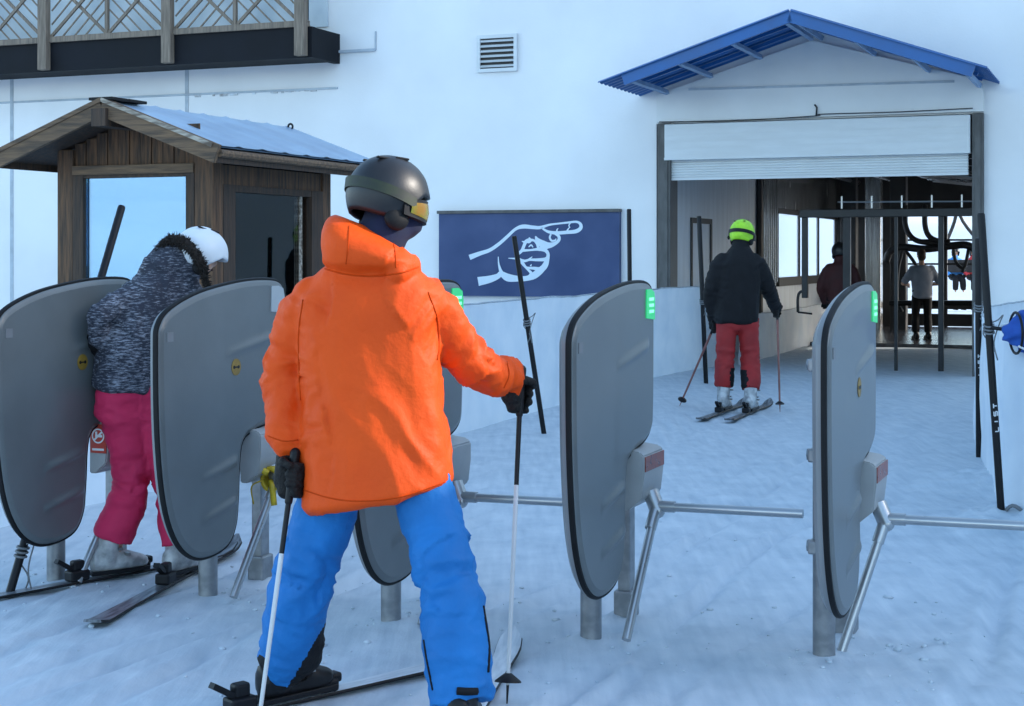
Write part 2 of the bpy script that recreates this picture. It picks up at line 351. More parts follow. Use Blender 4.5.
# ------------------------------------------------------------------ ground (snow sheet to the horizon)
posts_xy = []
GATE_POST = [gp(56, 583), gp(208, 598), gp(391, 625), gp(591, 640), gp(824, 660)]
MOUNDS = [(p.x, p.y, .012, .12) for p in GATE_POST]+[((p+N*.44).x, (p+N*.44).y, .015, .12) for p in GATE_POST]
MOUNDS += [(-.2, 6.6, .02, .45), (1.6, 5.6, .02, .5), (gp(1000, 522).x+.25, 8.9, .12, .45), (gp(990, 470).x+.1, 10.6, .08, .5)]
TRACKS = []
for k, p in enumerate(GATE_POST):
    gu = p.dot(U)
    for j in range(4): TRACKS.append((gu+.16+.17*j+.05*math.sin(k*7+j*3), k*1.7+j*2.3, .7+.5*math.sin(k*3+j*5)))
for j in range(7): TRACKS.append((GATE_POST[4].dot(U)+.9+.3*j, j*1.9, .8))
def gz(x, y):
    d = math.hypot(x, y)
    h = .018*noise.noise(Vector((x*.8, y*.8, 3)))
    if d < 30:
        u = x*U.x+y*U.y; v = x*N.x+y*N.y
        h += .005*noise.noise(Vector((u*7, v*.7, 0)))+.005*noise.noise(Vector((x*5, y*5, 7)))+.006*(abs(noise.noise(Vector((x*9, y*9, 3))))-.3)
        c = noise.noise(Vector((x*3.3, y*3.3, 11)))
        h += .03*max(0, c-.3)
        for tu, ph, dp in TRACKS:
            du = u-tu-.10*math.sin(v*.55+ph)-.03*math.sin(v*1.9+ph*2)
            if abs(du) < .2:
                h += dp*(-.024*math.exp(-(du/.04)**2)+.011*math.exp(-((abs(du)-.075)/.03)**2))*(.6+.6*noise.noise(Vector((v*1.3, tu, 1))))
        for mx, my, a, s in MOUNDS:
            q = ((x-mx)**2+(y-my)**2)/(s*s)
            if q < 6: h += a*math.exp(-q)*(1+.5*noise.noise(Vector((x*11, y*11, 5))))
    far = max(0, d-70)
    h += far*.055*(1+.5*noise.noise(Vector((x*.006, y*.006, 9))))+min(1, far/60)*6*noise.noise(Vector((x*.02, y*.02, 4)))
    return h
def axis_lines(lo, hi, fine, step, far):
    out = [lo+ (hi-lo)*i/int((hi-lo)/fine) for i in range(int((hi-lo)/fine)+1)]
    s = step; a, b = lo, hi; L, Rr = [], []
    while b < far: b += s; s *= 1.17; Rr.append(b)
    s = step
    while a > -far: a -= s; s *= 1.17; L.append(a)
    return L[::-1]+out+Rr
xs = axis_lines(-3.1, 3.8, .028, .05, 600); ys = axis_lines(4.6, 11.5, .03, .05, 600)
mb = MB()
vs = [Vector((x, y, gz(x, y)-(.03 if (Vector((x, y, 0))-P0).dot(N) > -.2 and (Vector((x, y, 0))-P0).dot(N) < 20 else 0))) for y in ys for x in xs]
nx = len(xs)
mb.add(vs, [(j*nx+i, j*nx+i+1, (j+1)*nx+i+1, (j+1)*nx+i) for j in range(len(ys)-1) for i in range(nx-1)])
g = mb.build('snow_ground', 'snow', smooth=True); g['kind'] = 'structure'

# snow lumps kicked up round the gates: uncountable crumbs
mb = MB(); random.seed(3)
for k in range(300):
    if k < 240:
        p = random.choice(GATE_POST)+U*random.gauss(.1, .25)+N*random.gauss(.1, .4)
    else: p = Vector((random.uniform(-2.6, 2.0), random.uniform(5.2, 9.0), 0))
    r = abs(random.gauss(.0, .005))+.0025
    a = random.random()*6
    mb.ell((p.x, p.y, gz(p.x, p.y)+r*.3), (r*random.uniform(.8, 1.6), r*random.uniform(.8, 1.6), r*.7), (Vector((math.cos(a), math.sin(a), 0)), Vector((-math.sin(a), math.cos(a), 0)), Z), 6, 4)
o = mb.build('snow_crumbs', 'snow', smooth=True); o['kind'] = 'stuff'; o['label'] = 'loose crumbs of snow around the gate posts'; o['category'] = 'snow crumbs'

# ------------------------------------------------------------------ lift station building (local x = along facade, y = into it)
DW = wp(973.5, 300)[0]                                    # door width
HT = 3.37
bld = thing('lift_station', 'pale blue white lift station building with an open roller door', 'building', P0, -TH)
TALL, LOW, UE, FL = 11.0, 10.0, 12.0, -26.0
mb = MB()
mb.bx(FL, -.12, 0, .3, -.3, TALL)                       # left of door
mb.bx(DW+.12, UE, 0, .3, -.3, TALL)
mb.bx(-.12, DW+.12, 0, .3, HT, TALL)
mb.bx(UE, 48, 0, .3, -.3, LOW)
mb.bx(FL, UE, .3, 7.0, 4.0, TALL-.01)
mb.bx(FL, -.28, .3, 6.98, -.3, 4.0)
mb.bx(7.3, UE, .3, 6.98, -.3, 4.0)
mb.bx(UE, 48, .3, 6.98, -.3, LOW-.01)
mb.build('facade_wall', 'wall', bld)
# seams of the cladding and the chipped ledge under the balcony
mb = MB()
for px in (12, 187): 
    u, z = wp(px, 90); mb.bx(u-.03, u+.03, -.012, -.001, z-6, z+1.0)
u0, z0 = wp(0, 108); u1, z1 = wp(338, 88); mb.bar((u0-8, -.012, z0+.1), (u1, -.012, z1), .03, .03)
u0, z0 = wp(338, 52); u1, z1 = wp(376, 50); mb.bar((u0, -.02, z0), (u1, -.02, z1), .05, .04)
u0, z0 = wp(376, 50); mb.bar((u0, -.012, z0), (u0, -.012, z0+.28), .02, .02)
mb.build('wall_seam', 'seam', bld)
random.seed(5)
for k in range(16):
    mb = MB()
    px = random.uniform(195, 318); u, z = wp(px, 97-(px-190)*.055); w = random.uniform(.03, .14)
    mb.bx(u, u+w, -.02, -.008, z-random.uniform(.005, .02), z+random.uniform(.005, .03)); mb.build('chipped_paint', 'stain', bld)
# entrance surround, slightly proud: gable-shaped panel over the door
ua, za = wp(812, 38); 
ul, zl = wp(658, 98); ur, zr = wp(984, 86)
mb = MB(); X3, Y3 = Vector((1, 0, 0)), Vector((0, 1, 0))
zt = HT+.02
poly = [(ul, zt), (ur, zt), (ur, zr+.06), (ua, za-.04), (ul, zl+.04)]
mb.prism(poly, X3, Z, -Y3, (0, 0, 0), .07)
mb.build('gable_panel', 'panel_white', bld)
mb = MB(); u0, z0 = wp(690, 90); u1, z1 = wp(955, 82); mb.bar((u0, -.078, z0), (u1, -.078, z1), .012, .03)
mb.build('gable_trim', 'seam', bld)
for a, b in ((wp(660, 300)[0], wp(671, 300)[0]), (DW, wp(983, 300)[0])):
    mb = MB(); mb.bx(a-.01, b+.015, -.09, .28, -.2, HT+(.0), bev=.008)
    mb.bx(a+.03, b-.02, -.105, -.09, -.2, HT-.05)
    mb.build('door_jamb', 'jamb', bld)
# roller shutter: housing + curtain
z_b = wp(671, 160)[1]; z_c = wp(671, 178)[1]
sh = MB(); sh.bx(.03, DW-.03, -.13, .12, z_b, HT-.02, bev=.012)
for k in range(5): sh.bx(.035, DW-.035, -.136, -.12, z_b+.06+k*.09, z_b+.07+k*.09)
sh.bx(.03, DW-.03, -.14, -.10, z_b-.01, z_b+.025)
so = sh.build('roller_shutter', 'shutter', bld)
sh = MB(); n = 7
for k in range(n):
    z0 = z_c+(z_b-z_c)*k/n; z1 = z_c+(z_b-z_c)*(k+1)/n
    sh.bx(.06, DW-.06, -.03, .02, z0+.004, z1-.004, bev=.008)
sh.bx(.065, DW-.065, -.015, .01, z_c, z_b)
sh.bx(.06, DW-.06, -.035, .03, z_c-.035, z_c)
sh.build('shutter_curtain', 'shutter', so)
mb = MB()
mb.tube(crom([Vector((-.05, -.1, HT+.02)), Vector((1., -.1, HT+.0)), Vector((2.1, -.1, HT+.03)), Vector((2.2, -.1, HT+.05)), Vector((3.2, -.1, HT+.045)), Vector((DW, -.1, HT+.06))], 4), .007, 6)
mb.tube([(2.12, -.1, HT+.03), (2.13, -.11, HT+.14), (2.1, -.12, HT+.18)], .012, 6)
mb.build('cable', 'cable', bld, smooth=True)
# canopy: two corrugated pitches on rafters behind a blue fascia
CD = -1.75
apex = wp(790, 14, CD); le = wp(624, 77, CD); re = wp(973, 68, CD)
can = None
def corr(p_a, p_e, name):
    mb = MB(); pa = Vector((p_a[0], 0, p_a[1])); pe = Vector((p_e[0], 0, p_e[1])); d = (pe-pa); L = d.length; d.normalize(); up = Vector((-d.z, 0, d.x)); 
    if up.z < 0: up = -up
    n = 44; rr = []
    ext = L+(.34 if name == 'l' else .15)
    for i in range(n+1):                                # ribs run down the slope: wave along depth
        y = CD-.06+(-CD+.06)*i/n; h = .035+(.022 if i % 4 in (1, 2) else -.0)
        rr.append((y, h))
    vs = []; 
    for y, h in rr:
        for s_ in (0, ext):
            for q in (0, .006): vs.append(pa+d*s_+up*(h+q)+Vector((0, y, 0)))
    fs = []
    for i in range(n):
        a = i*4; b = a+4
        fs += [(a, b, b+2, a+2), (a+1, a+3, b+3, b+1), (a, a+1, b+1, b), (a+2, b+2, b+3, a+3)]
    fs += [(0, 2, 3, 1), (n*4, n*4+1, n*4+3, n*4+2)]
    mb.add(vs, fs); return mb
mbc = corr(apex, le, 'l'); can = mbc.build('canopy_roof', 'blue', bld)
corr(apex, re, 'r').build('corrugated_sheet', 'blue', can)
for e in (le, re):
    mb = MB(); a = Vector((apex[0], CD, apex[1]+.005)); b = Vector((e[0], CD, e[1]))
    d = (b-a).normalized(); up = Vector((-d.z, 0, d.x)); up = up if up.z > 0 else -up
    mb.bar(a+up*-.03, b+up*-.03+d*.02, .05, .15, up=up); mb.build('fascia', 'blue', can)
    for t in (.04, .36, .68, .97):
        mb = MB(); p = a+(b-a)*t-up*.06
        mb.bar(p, p+Vector((0, -CD-.08, 0)), .05, .06, up=up); mb.build('rafter', 'blue_l', can)
    for y in (-.55, -1.15):
        mb = MB(); mb.bar(a+Vector((0, -CD+y, 0))-up*.01, b+Vector((0, -CD+y, 0))-up*.01, .05, .04, up=up); mb.build('purlin', 'blue', can)
# air vent
u0, z1 = wp(478, 36); u1, z0 = wp(518, 71)
mb = MB()
for a in ((u0, u0+.05, z0, z1), (u1-.05, u1, z0, z1), (u0+.05, u1-.05, z0, z0+.05), (u0+.05, u1-.05, z1-.05, z1)): mb.bx(a[0], a[1], -.05, -.001, a[2], a[3])
vt = mb.build('vent_grille', 'shutter', bld)
mb = MB(); mb.bx(u0+.05, u1-.05, -.012, -.002, z0+.05, z1-.05); mb.build('vent_backing', 'int_dark', vt)
mb = MB(); k = 6; dz = (z1-z0-.1)/k
for i in range(k):
    zc = z0+.05+dz*(i+.5); a = R(38)
    mb.box(((u0+u1)/2, -.03, zc), (u1-u0-.1, .05, .01), (X3, Vector((0, math.cos(a), math.sin(a))), Vector((0, -math.sin(a), math.cos(a)))))
mb.build('louvre', 'shutter', vt)
# interior of the lift tunnel
TV = 13.0; UR = 7.2; CE = 3.4
mb = MB(); mb.bx(-.28, 0, .3, 5.6, -.2, 4.0); mb.bx(-.1, -.03, 5.6, TV, -.2, 1.05)
mb.build('interior_wall', 'int_wall', bld)
mb = MB(); mb.bx(-.26, 0, 5.6, 7.15, 1.05, 4.0)
for k in range(9): mb.bx(0, .02, 5.65+k*.17, 5.72+k*.17, 1.06, 3.3)
mb.bx(-.1, -.02, 7.15, TV, 2.35, 4.0)
mb.build('sheet_metal_lining', 'int_metal', bld)
win = MB()
for v in (7.2, 9.1, 11.0, 12.9): win.bx(-.05, .0, v-.04, v+.04, 1.05, 2.35)
win.bx(-.06, .03, 7.15, TV, .98, 1.14); win.bx(-.06, .02, 7.15, TV, 2.31, 2.4)
wo = win.build('tunnel_window', 'int_dark', bld)
mb = MB(); mb.bx(-.03, -.024, 7.2, TV, 1.14, 2.31); mb.build('pane', 'clear', wo)
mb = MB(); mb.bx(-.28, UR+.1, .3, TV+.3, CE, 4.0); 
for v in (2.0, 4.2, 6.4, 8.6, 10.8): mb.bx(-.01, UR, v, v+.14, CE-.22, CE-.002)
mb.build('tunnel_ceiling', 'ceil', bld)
mb = MB(); random.seed(11)
for k in range(7):
    u = .4+k*.85; mb.tube([(u, .6, CE-.3-.03*k % .1), (u+.1, 12.8, CE-.3)], .04, 8)
for k in range(6):
    v = 7.0+k*.9; mb.tube(crom([Vector((2.2, v, CE-.35)), Vector((3.6, v+.3, CE-.55+.1*random.random())), Vector((5, v-.2, CE-.5)), Vector((6.8, v, CE-.36))], 5), .03, 6)
mb.build('ceiling_pipe', 'steel', bld, smooth=True)
mb = MB(); mb.bx(UR, UR+.1, .3, 8.0, -.2, 4.0); mb.bx(UR, UR+.1, 12.6, TV, -.2, 4.0); mb.bx(UR, UR+.1, 8.0, 12.6, -.2, 1.0); mb.bx(UR, UR+.1, 8.0, 12.6, 3.1, 4.0); mb.build('interior_wall', 'int_wall', bld)  # hidden right wall; opening added so that sun brightens the tunnel
mb = MB(); mb.bx(UR+.03, UR+.06, 8.0, 12.6, 2.0, 2.05); mb.bx(UR+.02, UR+.07, 10.25, 10.35, 1.0, 3.1); mb.build('tunnel_window', 'int_dark', bld)  # bars across the added opening
# back wall with wide opening
uo0 = wp(897, 300, TV)[0]; zt_ = wp(900, 212, TV)[1]
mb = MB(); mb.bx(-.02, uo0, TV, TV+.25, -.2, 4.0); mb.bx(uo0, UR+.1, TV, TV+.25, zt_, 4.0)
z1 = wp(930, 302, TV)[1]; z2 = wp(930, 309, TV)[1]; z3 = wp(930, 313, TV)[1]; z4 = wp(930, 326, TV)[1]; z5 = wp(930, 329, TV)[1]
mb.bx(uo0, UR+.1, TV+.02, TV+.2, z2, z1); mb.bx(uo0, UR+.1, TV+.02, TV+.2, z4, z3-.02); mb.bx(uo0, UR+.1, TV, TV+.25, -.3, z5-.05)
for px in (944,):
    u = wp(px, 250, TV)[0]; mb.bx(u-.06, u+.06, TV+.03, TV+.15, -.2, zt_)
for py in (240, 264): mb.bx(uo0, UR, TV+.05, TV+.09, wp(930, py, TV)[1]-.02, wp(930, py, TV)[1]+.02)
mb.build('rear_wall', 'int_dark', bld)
for k in range(3):                                      # tall lockers / columns left of the rear opening
    u = .45+k*.55; mb = MB(); mb.bx(u-.16, u+.16, TV-1.2-.3*k, TV-.9-.3*k, -.2, CE-.01, bev=.02); mb.build('column', 'int_dark' if k != 1 else 'int_metal', bld)
mb = MB(); mb.bx(-.02, .02, 1.3, 1.38, 0, 2.1); mb.bx(-.02, .02, 2.4, 2.48, 0, 2.1); mb.bx(-.02, .02, 1.38, 2.4, 2.02, 2.1); pl_ = MB(); pl_.tube([(.05, 5.5, 0), (.05, 5.5, CE)], .06, 8); pl_.build('column', 'int_dark', bld)
mb.build('service_door_frame', 'int_dark', bld)
# floor mat in the tunnel
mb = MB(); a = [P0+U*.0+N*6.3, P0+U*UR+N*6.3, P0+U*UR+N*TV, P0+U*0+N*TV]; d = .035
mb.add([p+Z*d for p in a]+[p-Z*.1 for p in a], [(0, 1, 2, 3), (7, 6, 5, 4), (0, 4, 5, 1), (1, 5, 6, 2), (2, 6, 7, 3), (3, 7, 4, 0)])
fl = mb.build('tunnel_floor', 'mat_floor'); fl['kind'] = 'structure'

# added block out of view at right: its roof line shades the gates
blk = thing('shade_block', 'plain white block added out of view at right to shade the gates', 'building', (9, 5.95, 0))
mb = MB(); mb.bx(0, 8, 0, 13.2, -.3, 9.2); mb.bx(0.003, 8, -16, -.002, -.3, 4.7); mb.build('wall', 'wall', blk)
mb = MB(); mb.bx(-.12, 8.2, 0.01, 13.8, 9.203, 9.4); mb.bx(-.12, 8.2, -16.2, -.004, 4.703, 4.85); mb.build('roof', 'roof_sheet', blk)
for k in range(4):
    mb = MB(); mb.bx(-.02, .0, -14+k*3.6, -12.6+k*3.6, 1.1, 2.6); wn = mb.build('window', 'wood_d', blk); mb = MB(); mb.bx(-.03, -.022, -13.9+k*3.6, -12.7+k*3.6, 1.2, 2.5); mb.build('pane', 'glass', wn)
# balcony
BV = -.85
bal = MB(); (ub0, zb0), (ub1, zb1) = wp(0, 76, BV), wp(312, 55, BV); ubl = -17.0
zbt = wp(170, 34, BV)[1]; zbb = wp(170, 65, BV)[1]
bal.bx(ubl, ub1, BV, BV+.1, zbb, zbt-.02); bal.bx(ubl, ub1-.02, BV+.1, -.002, zbb+.03, zbb+.18); bal.bx(ub1-.1, ub1, BV+.1, -.002, zbb+.001, zbt-.025)
bo = bal.build('balcony', 'balc_dark', bld)
pu = [wp(px, 30, BV)[0] for px in (48, 170, 303)]; stp = pu[2]-pu[1]
pu = [pu[2]-stp*k for k in range(5)][::-1]
for u in pu:
    mb = MB(); mb.bx(u-.085, u+.085, BV-.12, BV-.003, zbb+.02, zbb+3.0, bev=.01); mb.build('balcony_post', 'rail_wood', bo)
mb = MB(); mb.tube([(ub1-.12, BV+.02, zbt), (ub1-.12, BV+.02, zbt+2.6)], .05, 8); mb.build('corner_post', 'balc_dark', bo)
zr0 = zbt
for i in range(len(pu)):
    a = pu[i]+.087; b = pu[i+1]-.087 if i+1 < len(pu) else ub1-.16
    mb = MB(); mb.bx(a, b, BV-.05, BV+.05, zr0-.02, zr0+.07); mb.bx(a, b, BV-.04, BV+.04, zr0+1.0, zr0+1.1)
    lo, hi = zr0+.07, zr0+1.0; mid = (a+b)/2
    if i+1 < len(pu): mb.bx(mid-.025, mid+.025, BV-.03, BV+.03, lo, hi)
    cells = [(a, mid-.025), (mid+.025, b)] if i+1 < len(pu) else [(a, b)]
    for ci, (c0, c1) in enumerate(cells):
        w = c1-c0; h = hi-lo
        mb.bar((c0, BV, lo), (c1, BV, lo+min(h, w*.95)), .045, .035, up=(0, 1, 0)); mb.bar((c1, BV+.03, lo), (c0, BV+.03, lo+min(h, w*.95)), .045, .035, up=(0, 1, 0))
        for s in (-.62, -.42, -.2, .2, .42, .62):         # thinner herringbone laths
            sg = 1 if (ci % 2 == 0) else -1
            x0, x1 = (c0+s*w, c1+s*w); z0_, z1_ = lo, lo+w*.95
            if sg < 0: x0, x1 = x1, x0
            t0, t1 = 0, 1
            for lim, sgn in ((c0, 1), (c1, -1)):
                den = (x1-x0)
                tt = (lim-x0)/den
                if (x0-lim)*sgn < 0: t0 = max(t0, tt)
                if (x1-lim)*sgn < 0: t1 = min(t1, tt)
            if t1-t0 > .08: mb.bar((x0+(x1-x0)*t0, BV+.02, z0_+(z1_-z0_)*t0), (x0+(x1-x0)*t1, BV+.02, z0_+(z1_-z0_)*t1), .022, .016, up=(0, 1, 0))
    mb.build('lattice_panel', 'rail_wood', bo)
# glazing band behind the balcony
mb = MB(); mb.bx(ubl, ub1-.2, -.03, -.004, zbt+.1, zbt+2.4); mb.build('balcony_glazing', 'glazing', bld)

# pointing-hand sign
u0, zs1 = wp(440, 214, -.06); u1, _ = wp(620, 211, -.06); zs0 = wp(440, 295.5, -.06)[1]
sg = thing('direction_sign', 'dark blue sign with a white hand pointing right', 'sign', P0+U*u0+Z*zs0, -TH)
SW, SH = u1-u0, zs1-zs0
mb = MB(); mb.bx(0, SW, -.10, -.002, 0, SH); mb.build('sign_board', 'sign', sg)
mb = MB(); mb.bx(-.02, SW+.01, -.13, -.005, SH+.002, SH+.045); mb.build('top_rail', 'jamb', sg)
def cs(x, y): return Vector(((x-10)/960*SW, -.103, (512-y)/432*SH))
strokes = [
 [(180, 310, 24), (235, 290, 19), (290, 272, 16), (340, 240, 15), (385, 202, 14), (430, 163, 13), (470, 150, 18), (520, 154, 16), (560, 156, 14), (610, 142, 9), (660, 136, 8), (710, 131, 9), (752, 128, 10), (772, 140, 13), (773, 160, 16), (750, 176, 17), (705, 181, 15), (650, 184, 15), (612, 180, 13), (588, 170, 10), (568, 156, 8)],
 [(648, 180, 8), (650, 168, 6), (656, 160, 3)], [(700, 178, 8), (708, 165, 6), (716, 155, 3)], [(720, 134, 5), (712, 146, 5), (718, 158, 4)],
 [(618, 190, 8), (612, 208, 9), (622, 224, 9), (640, 222, 7), (645, 213, 4)],
 [(636, 184, 12), (658, 200, 13), (660, 220, 14), (640, 238, 16), (606, 248, 26), (572, 240, 32), (548, 222, 22), (536, 200, 5)],
 [(606, 250, 20), (580, 262, 20), (552, 268, 16)],
 [(440, 296, 12), (464, 274, 14), (476, 248, 14), (486, 228, 16), (504, 222, 22), (504, 206, 4)], [(504, 220, 14), (528, 222, 10), (544, 240, 10), (552, 262, 12)],
 [(464, 226, 3), (482, 232, 12)], [(500, 256, 4), (514, 246, 7), (524, 258, 4)],
 [(470, 274, 12), (510, 272, 9), (552, 268, 13), (590, 274, 16), (604, 298, 14), (592, 318, 16), (548, 322, 13), (506, 322, 10), (478, 328, 12), (448, 320, 16), (440, 298, 14)],
 [(502, 320, 9), (512, 312, 5), (520, 306, 3)], [(448, 322, 12), (470, 342, 14), (490, 362, 10), (530, 366, 14), (566, 372, 24), (588, 350, 26), (600, 318, 18), (604, 296, 14)],
 [(510, 355, 8), (516, 345, 3)], [(470, 345, 12), (498, 374, 10), (514, 392, 14), (500, 410, 12), (480, 414, 8)],
 [(228, 436, 40), (290, 424, 32), (335, 408, 24), (352, 394, 22), (388, 414, 34), (440, 420, 26), (490, 418, 22), (528, 404, 30), (562, 378, 30), (590, 350, 22)],
 [(338, 306, 4), (340, 340, 7), (348, 372, 13), (358, 396, 20)], [(392, 314, 3), (430, 316, 8)]]
mb = MB()
for k, st in enumerate(strokes):
    pts = [Vector((a, b, c)) for a, b, c in st]
    pts = crom(pts, 5) if len(pts) > 2 else pts
    L, Q = [], []
    for i, p in enumerate(pts):
        d = pts[min(i+1, len(pts)-1)]-pts[max(i-1, 0)]; d.z = 0; d.normalize(); nrm = Vector((-d.y, d.x, 0)); w = max(p.z*1.18, 3)/2
        L.append(p+nrm*w); Q.append(p-nrm*w)
    vs = [cs(p.x, p.y)+Vector((0, -.0003*k, 0)) for p in L+Q]; n = len(L)
    mb.add(vs, [(i, i+1, n+i+1, n+i) for i in range(n-1)])
mb.build('pointing_hand', 'sign_white', sg)

# ------------------------------------------------------------------ wooden ticket hut (local x along facade, y into picture; origin = front right corner)
HA = Vector((-2.12, 11.0, 0)); HW, HD = 1.36, 1.72
hut = thing('ticket_hut', 'small brown wooden hut with large windows and blue sheet roof', 'hut', HA, -TH)
EZ, RZ, FO, SO = 2.27, 2.615, .36, .24
def roofz(u): return RZ-abs(u+HW/2)*(RZ-EZ)/(HW/2+SO)
mb = MB()
for u0_, u1_, v0, v1 in ((-.16, 0, 0, .13), (-HW, -HW+.14, 0, .13), (-.13, 0, HD-.13, HD), (-HW, -HW+.13, HD-.13, HD)):
    mb = MB(); mb.bx(u0_, u1_, v0, v1, -.1, roofz(u0_ if u0_ < -.7 else u1_)-.03, bev=.008)
    mb.build('corner_post', 'wood', hut)
BZ = wp(130, 163, 0)[1]
BZ = CH+(HY-164)/F*11.2
mb = MB(); n = 11; w = (HW-.3)/n                           # gable boards above the window
for k in range(n):
    a = -HW+.14+k*w; mb.bx(a+.003, a+w-.003, .03+.006*(k % 2), .07, BZ+.001, min(roofz(a), roofz(a+w))-.04)
mb.bx(-HW+.141, -.161, .07, .08, BZ, RZ-.12)
mb.build('gable_boards', 'wood', hut)
mb = MB(); mb.bx(-HW+.141, -.161, -.01, .12, BZ-.07, BZ, bev=.006); mb.build('lintel', 'wood_h', hut)
for side in range(2):                                   # front: low boards + window; right: the same
    mb = MB()
    if side == 0:
        for k in range(8): mb.bx(-HW+.141, -.161, .03+.004*(k % 2), .08, .02+k*.11, .125+k*.11)
    else:
        for k in range(8): mb.bx(-.08, -.03-.004*(k % 2), .131, HD-.131, .02+k*.11, .125+k*.11)
        hb = MB(); hb.bx(-.11, -.02, .131, HD-.131, 2.06, 2.2); hb.build('lintel', 'wood', hut)
    mb.build('wall_boards', 'wood_h' if side == 0 else 'wood', hut)
for (a, b) in ((1, 0),):
    fr = MB(); x0, x1, z0_, z1_ = -HW+.141, -.161, .9, BZ-.072
    fr.bx(x0, x0+.09, .0, .09, z0_, z1_); fr.bx(x1-.07, x1, .0, .09, z0_, z1_); fr.bx(x0+.09, x1-.07, 0.005, .085, z0_, z0_+.07); fr.bx(x0+.09, x1-.07, .005, .085, z1_-.02, z1_)
    fo = fr.build('window', 'wood_d', hut)
    mb = MB(); mb.bx(x0+.09, x1-.07, .04, .05, z0_+.07, z1_-.02); mb.build('pane', 'mirror_glass', fo)
fr = MB(); v0, v1, z0_, z1_ = .131, HD-.131, .9, 2.06
fr.bx(-.1, 0.0, v0, v0+.16, z0_, z1_); fr.bx(-.1, 0.0, v1-.18, v1, z0_, z1_); fr.bx(-.095, -.005, v0+.16, v1-.18, z0_, z0_+.08); fr.bx(-.095, -.005, v0+.16, v1-.18, z1_-.05, z1_)
fo = fr.build('window', 'wood_d', hut)
mb = MB(); mb.bx(-.06, -.05, v0+.16, v1-.18, z0_+.08, z1_-.05); mb.build('pane', 'glass', fo)
mb = MB(); mb.bx(-.052, -.042, v1-.30, v1-.26, z0_+.08, z1_-.05); mb.build('mullion', 'wood_pale', fo)
for q in ((-HW+.02, -HW+.08, .131, HD-.131, 0, 2.2), (-HW+.131, -.131, HD-.08, HD-.02, 0, 2.35)):
    mb = MB(); mb.bx(*q); mb.build('wall_boards', 'wood_d', hut)
mb = MB(); mb.bx(-HW+.1, -.1, .13, HD-.1, .0, .06); mb.build('floor_board', 'wood_d', hut)
# roof
RL0, RL1 = -FO, HD+.45
mb = MB()
for sgn in (-1, 1):
    e = -HW/2+sgn*(HW/2+SO); n = 40
    a = Vector((-HW/2, 0, RZ)); b = Vector((e, 0, EZ)); d = (b-a).normalized(); up = Vector((0, 0, 1))
    vs = []
    for i in range(n+1):
        v = RL0+(RL1-RL0)*i/n
        h = .012*(1 if i % 5 == 0 else .2)+.004*noise.noise(Vector((v*2, sgn, 0)))
        for s_ in (0., .5, 1.0):
            p = a+(b-a)*s_; vs += [Vector((p.x, v, p.z+.03+h)), Vector((p.x, v, p.z+.02))]
    fs = []
    for i in range(n):
        for k in range(2):
            q = i*6+k*2; r_ = q+6
            fs += [(q, q+2, r_+2, r_), (q+1, r_+1, r_+3, q+3)]
    mb.add(vs, fs)
rf = mb.build('roof', 'roof_sheet', hut, smooth=40)
for sgn in (-1, 1):
    mb = MB(); e = -HW/2+sgn*(HW/2+SO)
    a = Vector((-HW/2, 0, RZ-.02)); b = Vector((e, 0, EZ-.02)); d = (b-a).normalized(); up = Vector((-d.z, 0, d.x)); up = up if up.z > 0 else -up
    mid = (a+b)/2-up*.005+Vector((0, (RL0+RL1)/2, 0)); mb.box(mid, ((b-a).length, RL1-RL0-.06, .035), (d, Y3, up)); mb.build('roof_decking', 'wood_d', rf)
    mb = MB(); mb.bar(a+Vector((0, RL0, 0)), b+Vector((0, RL0, 0))+d*.03, .035, .13, up=up); mb.build('barge_board', 'wood_h', rf)
    mb = MB(); mb.bar(a+Vector((0, RL0-.021, .05)), b+Vector((0, RL0-.021, .05)), .012, .03, up=up); mb.build('edge_strip', 'wood_pale' if sgn > 0 else 'wood_h', rf)
    mb = MB(); mb.bar(b+Vector((.0, RL0+.02, -.03)), b+Vector((.0, RL1, -.03)), .03, .075); mb.build('eave_board', 'wood_d', rf)
    mb = MB(); mb.tube([b+Vector((sgn*.03, RL0+.02, -.005)), b+Vector((sgn*.03, RL1, -.005))], .028, 8); mb.build('gutter', 'wood_h', rf)
mb = MB(); mb.bx(-HW/2-.06, -HW/2+.06, RL0-.05, .0, RZ-.16, RZ-.035); mb.build('ridge_beam', 'wood_d', rf)
mb = MB()
for k in range(2):                                     # jagged covering at ridge
    v = RL0+k*.2; mb.box((-HW/2, v+.08, RZ+.035+.006*random.random()), (.2, .21, .02), (Vector((1, 0, 0)), Y3, Z), 0)
mb.build('ridge_cap', 'rubber', rf)
pr = Vector((.0, RL1-.5, roofz(0)+.06)); c0 = Vector((-HW/2+.05, RL1-.02, RZ+.0))
mb = MB(); mb.tube([c0+Vector((0, 0, -.06)), c0+Vector((0, 0, .01))], .012, 8)
mb.tube([c0+Vector((math.cos(2*math.pi*i/20)*.022, 0, .03+math.sin(2*math.pi*i/20)*.024)) for i in range(21)], .009, 8); mb.box(c0+Vector((0, 0, -.03)), (.08, .08, .02)); mb.build('lifting_eye', 'black', rf, smooth=True)

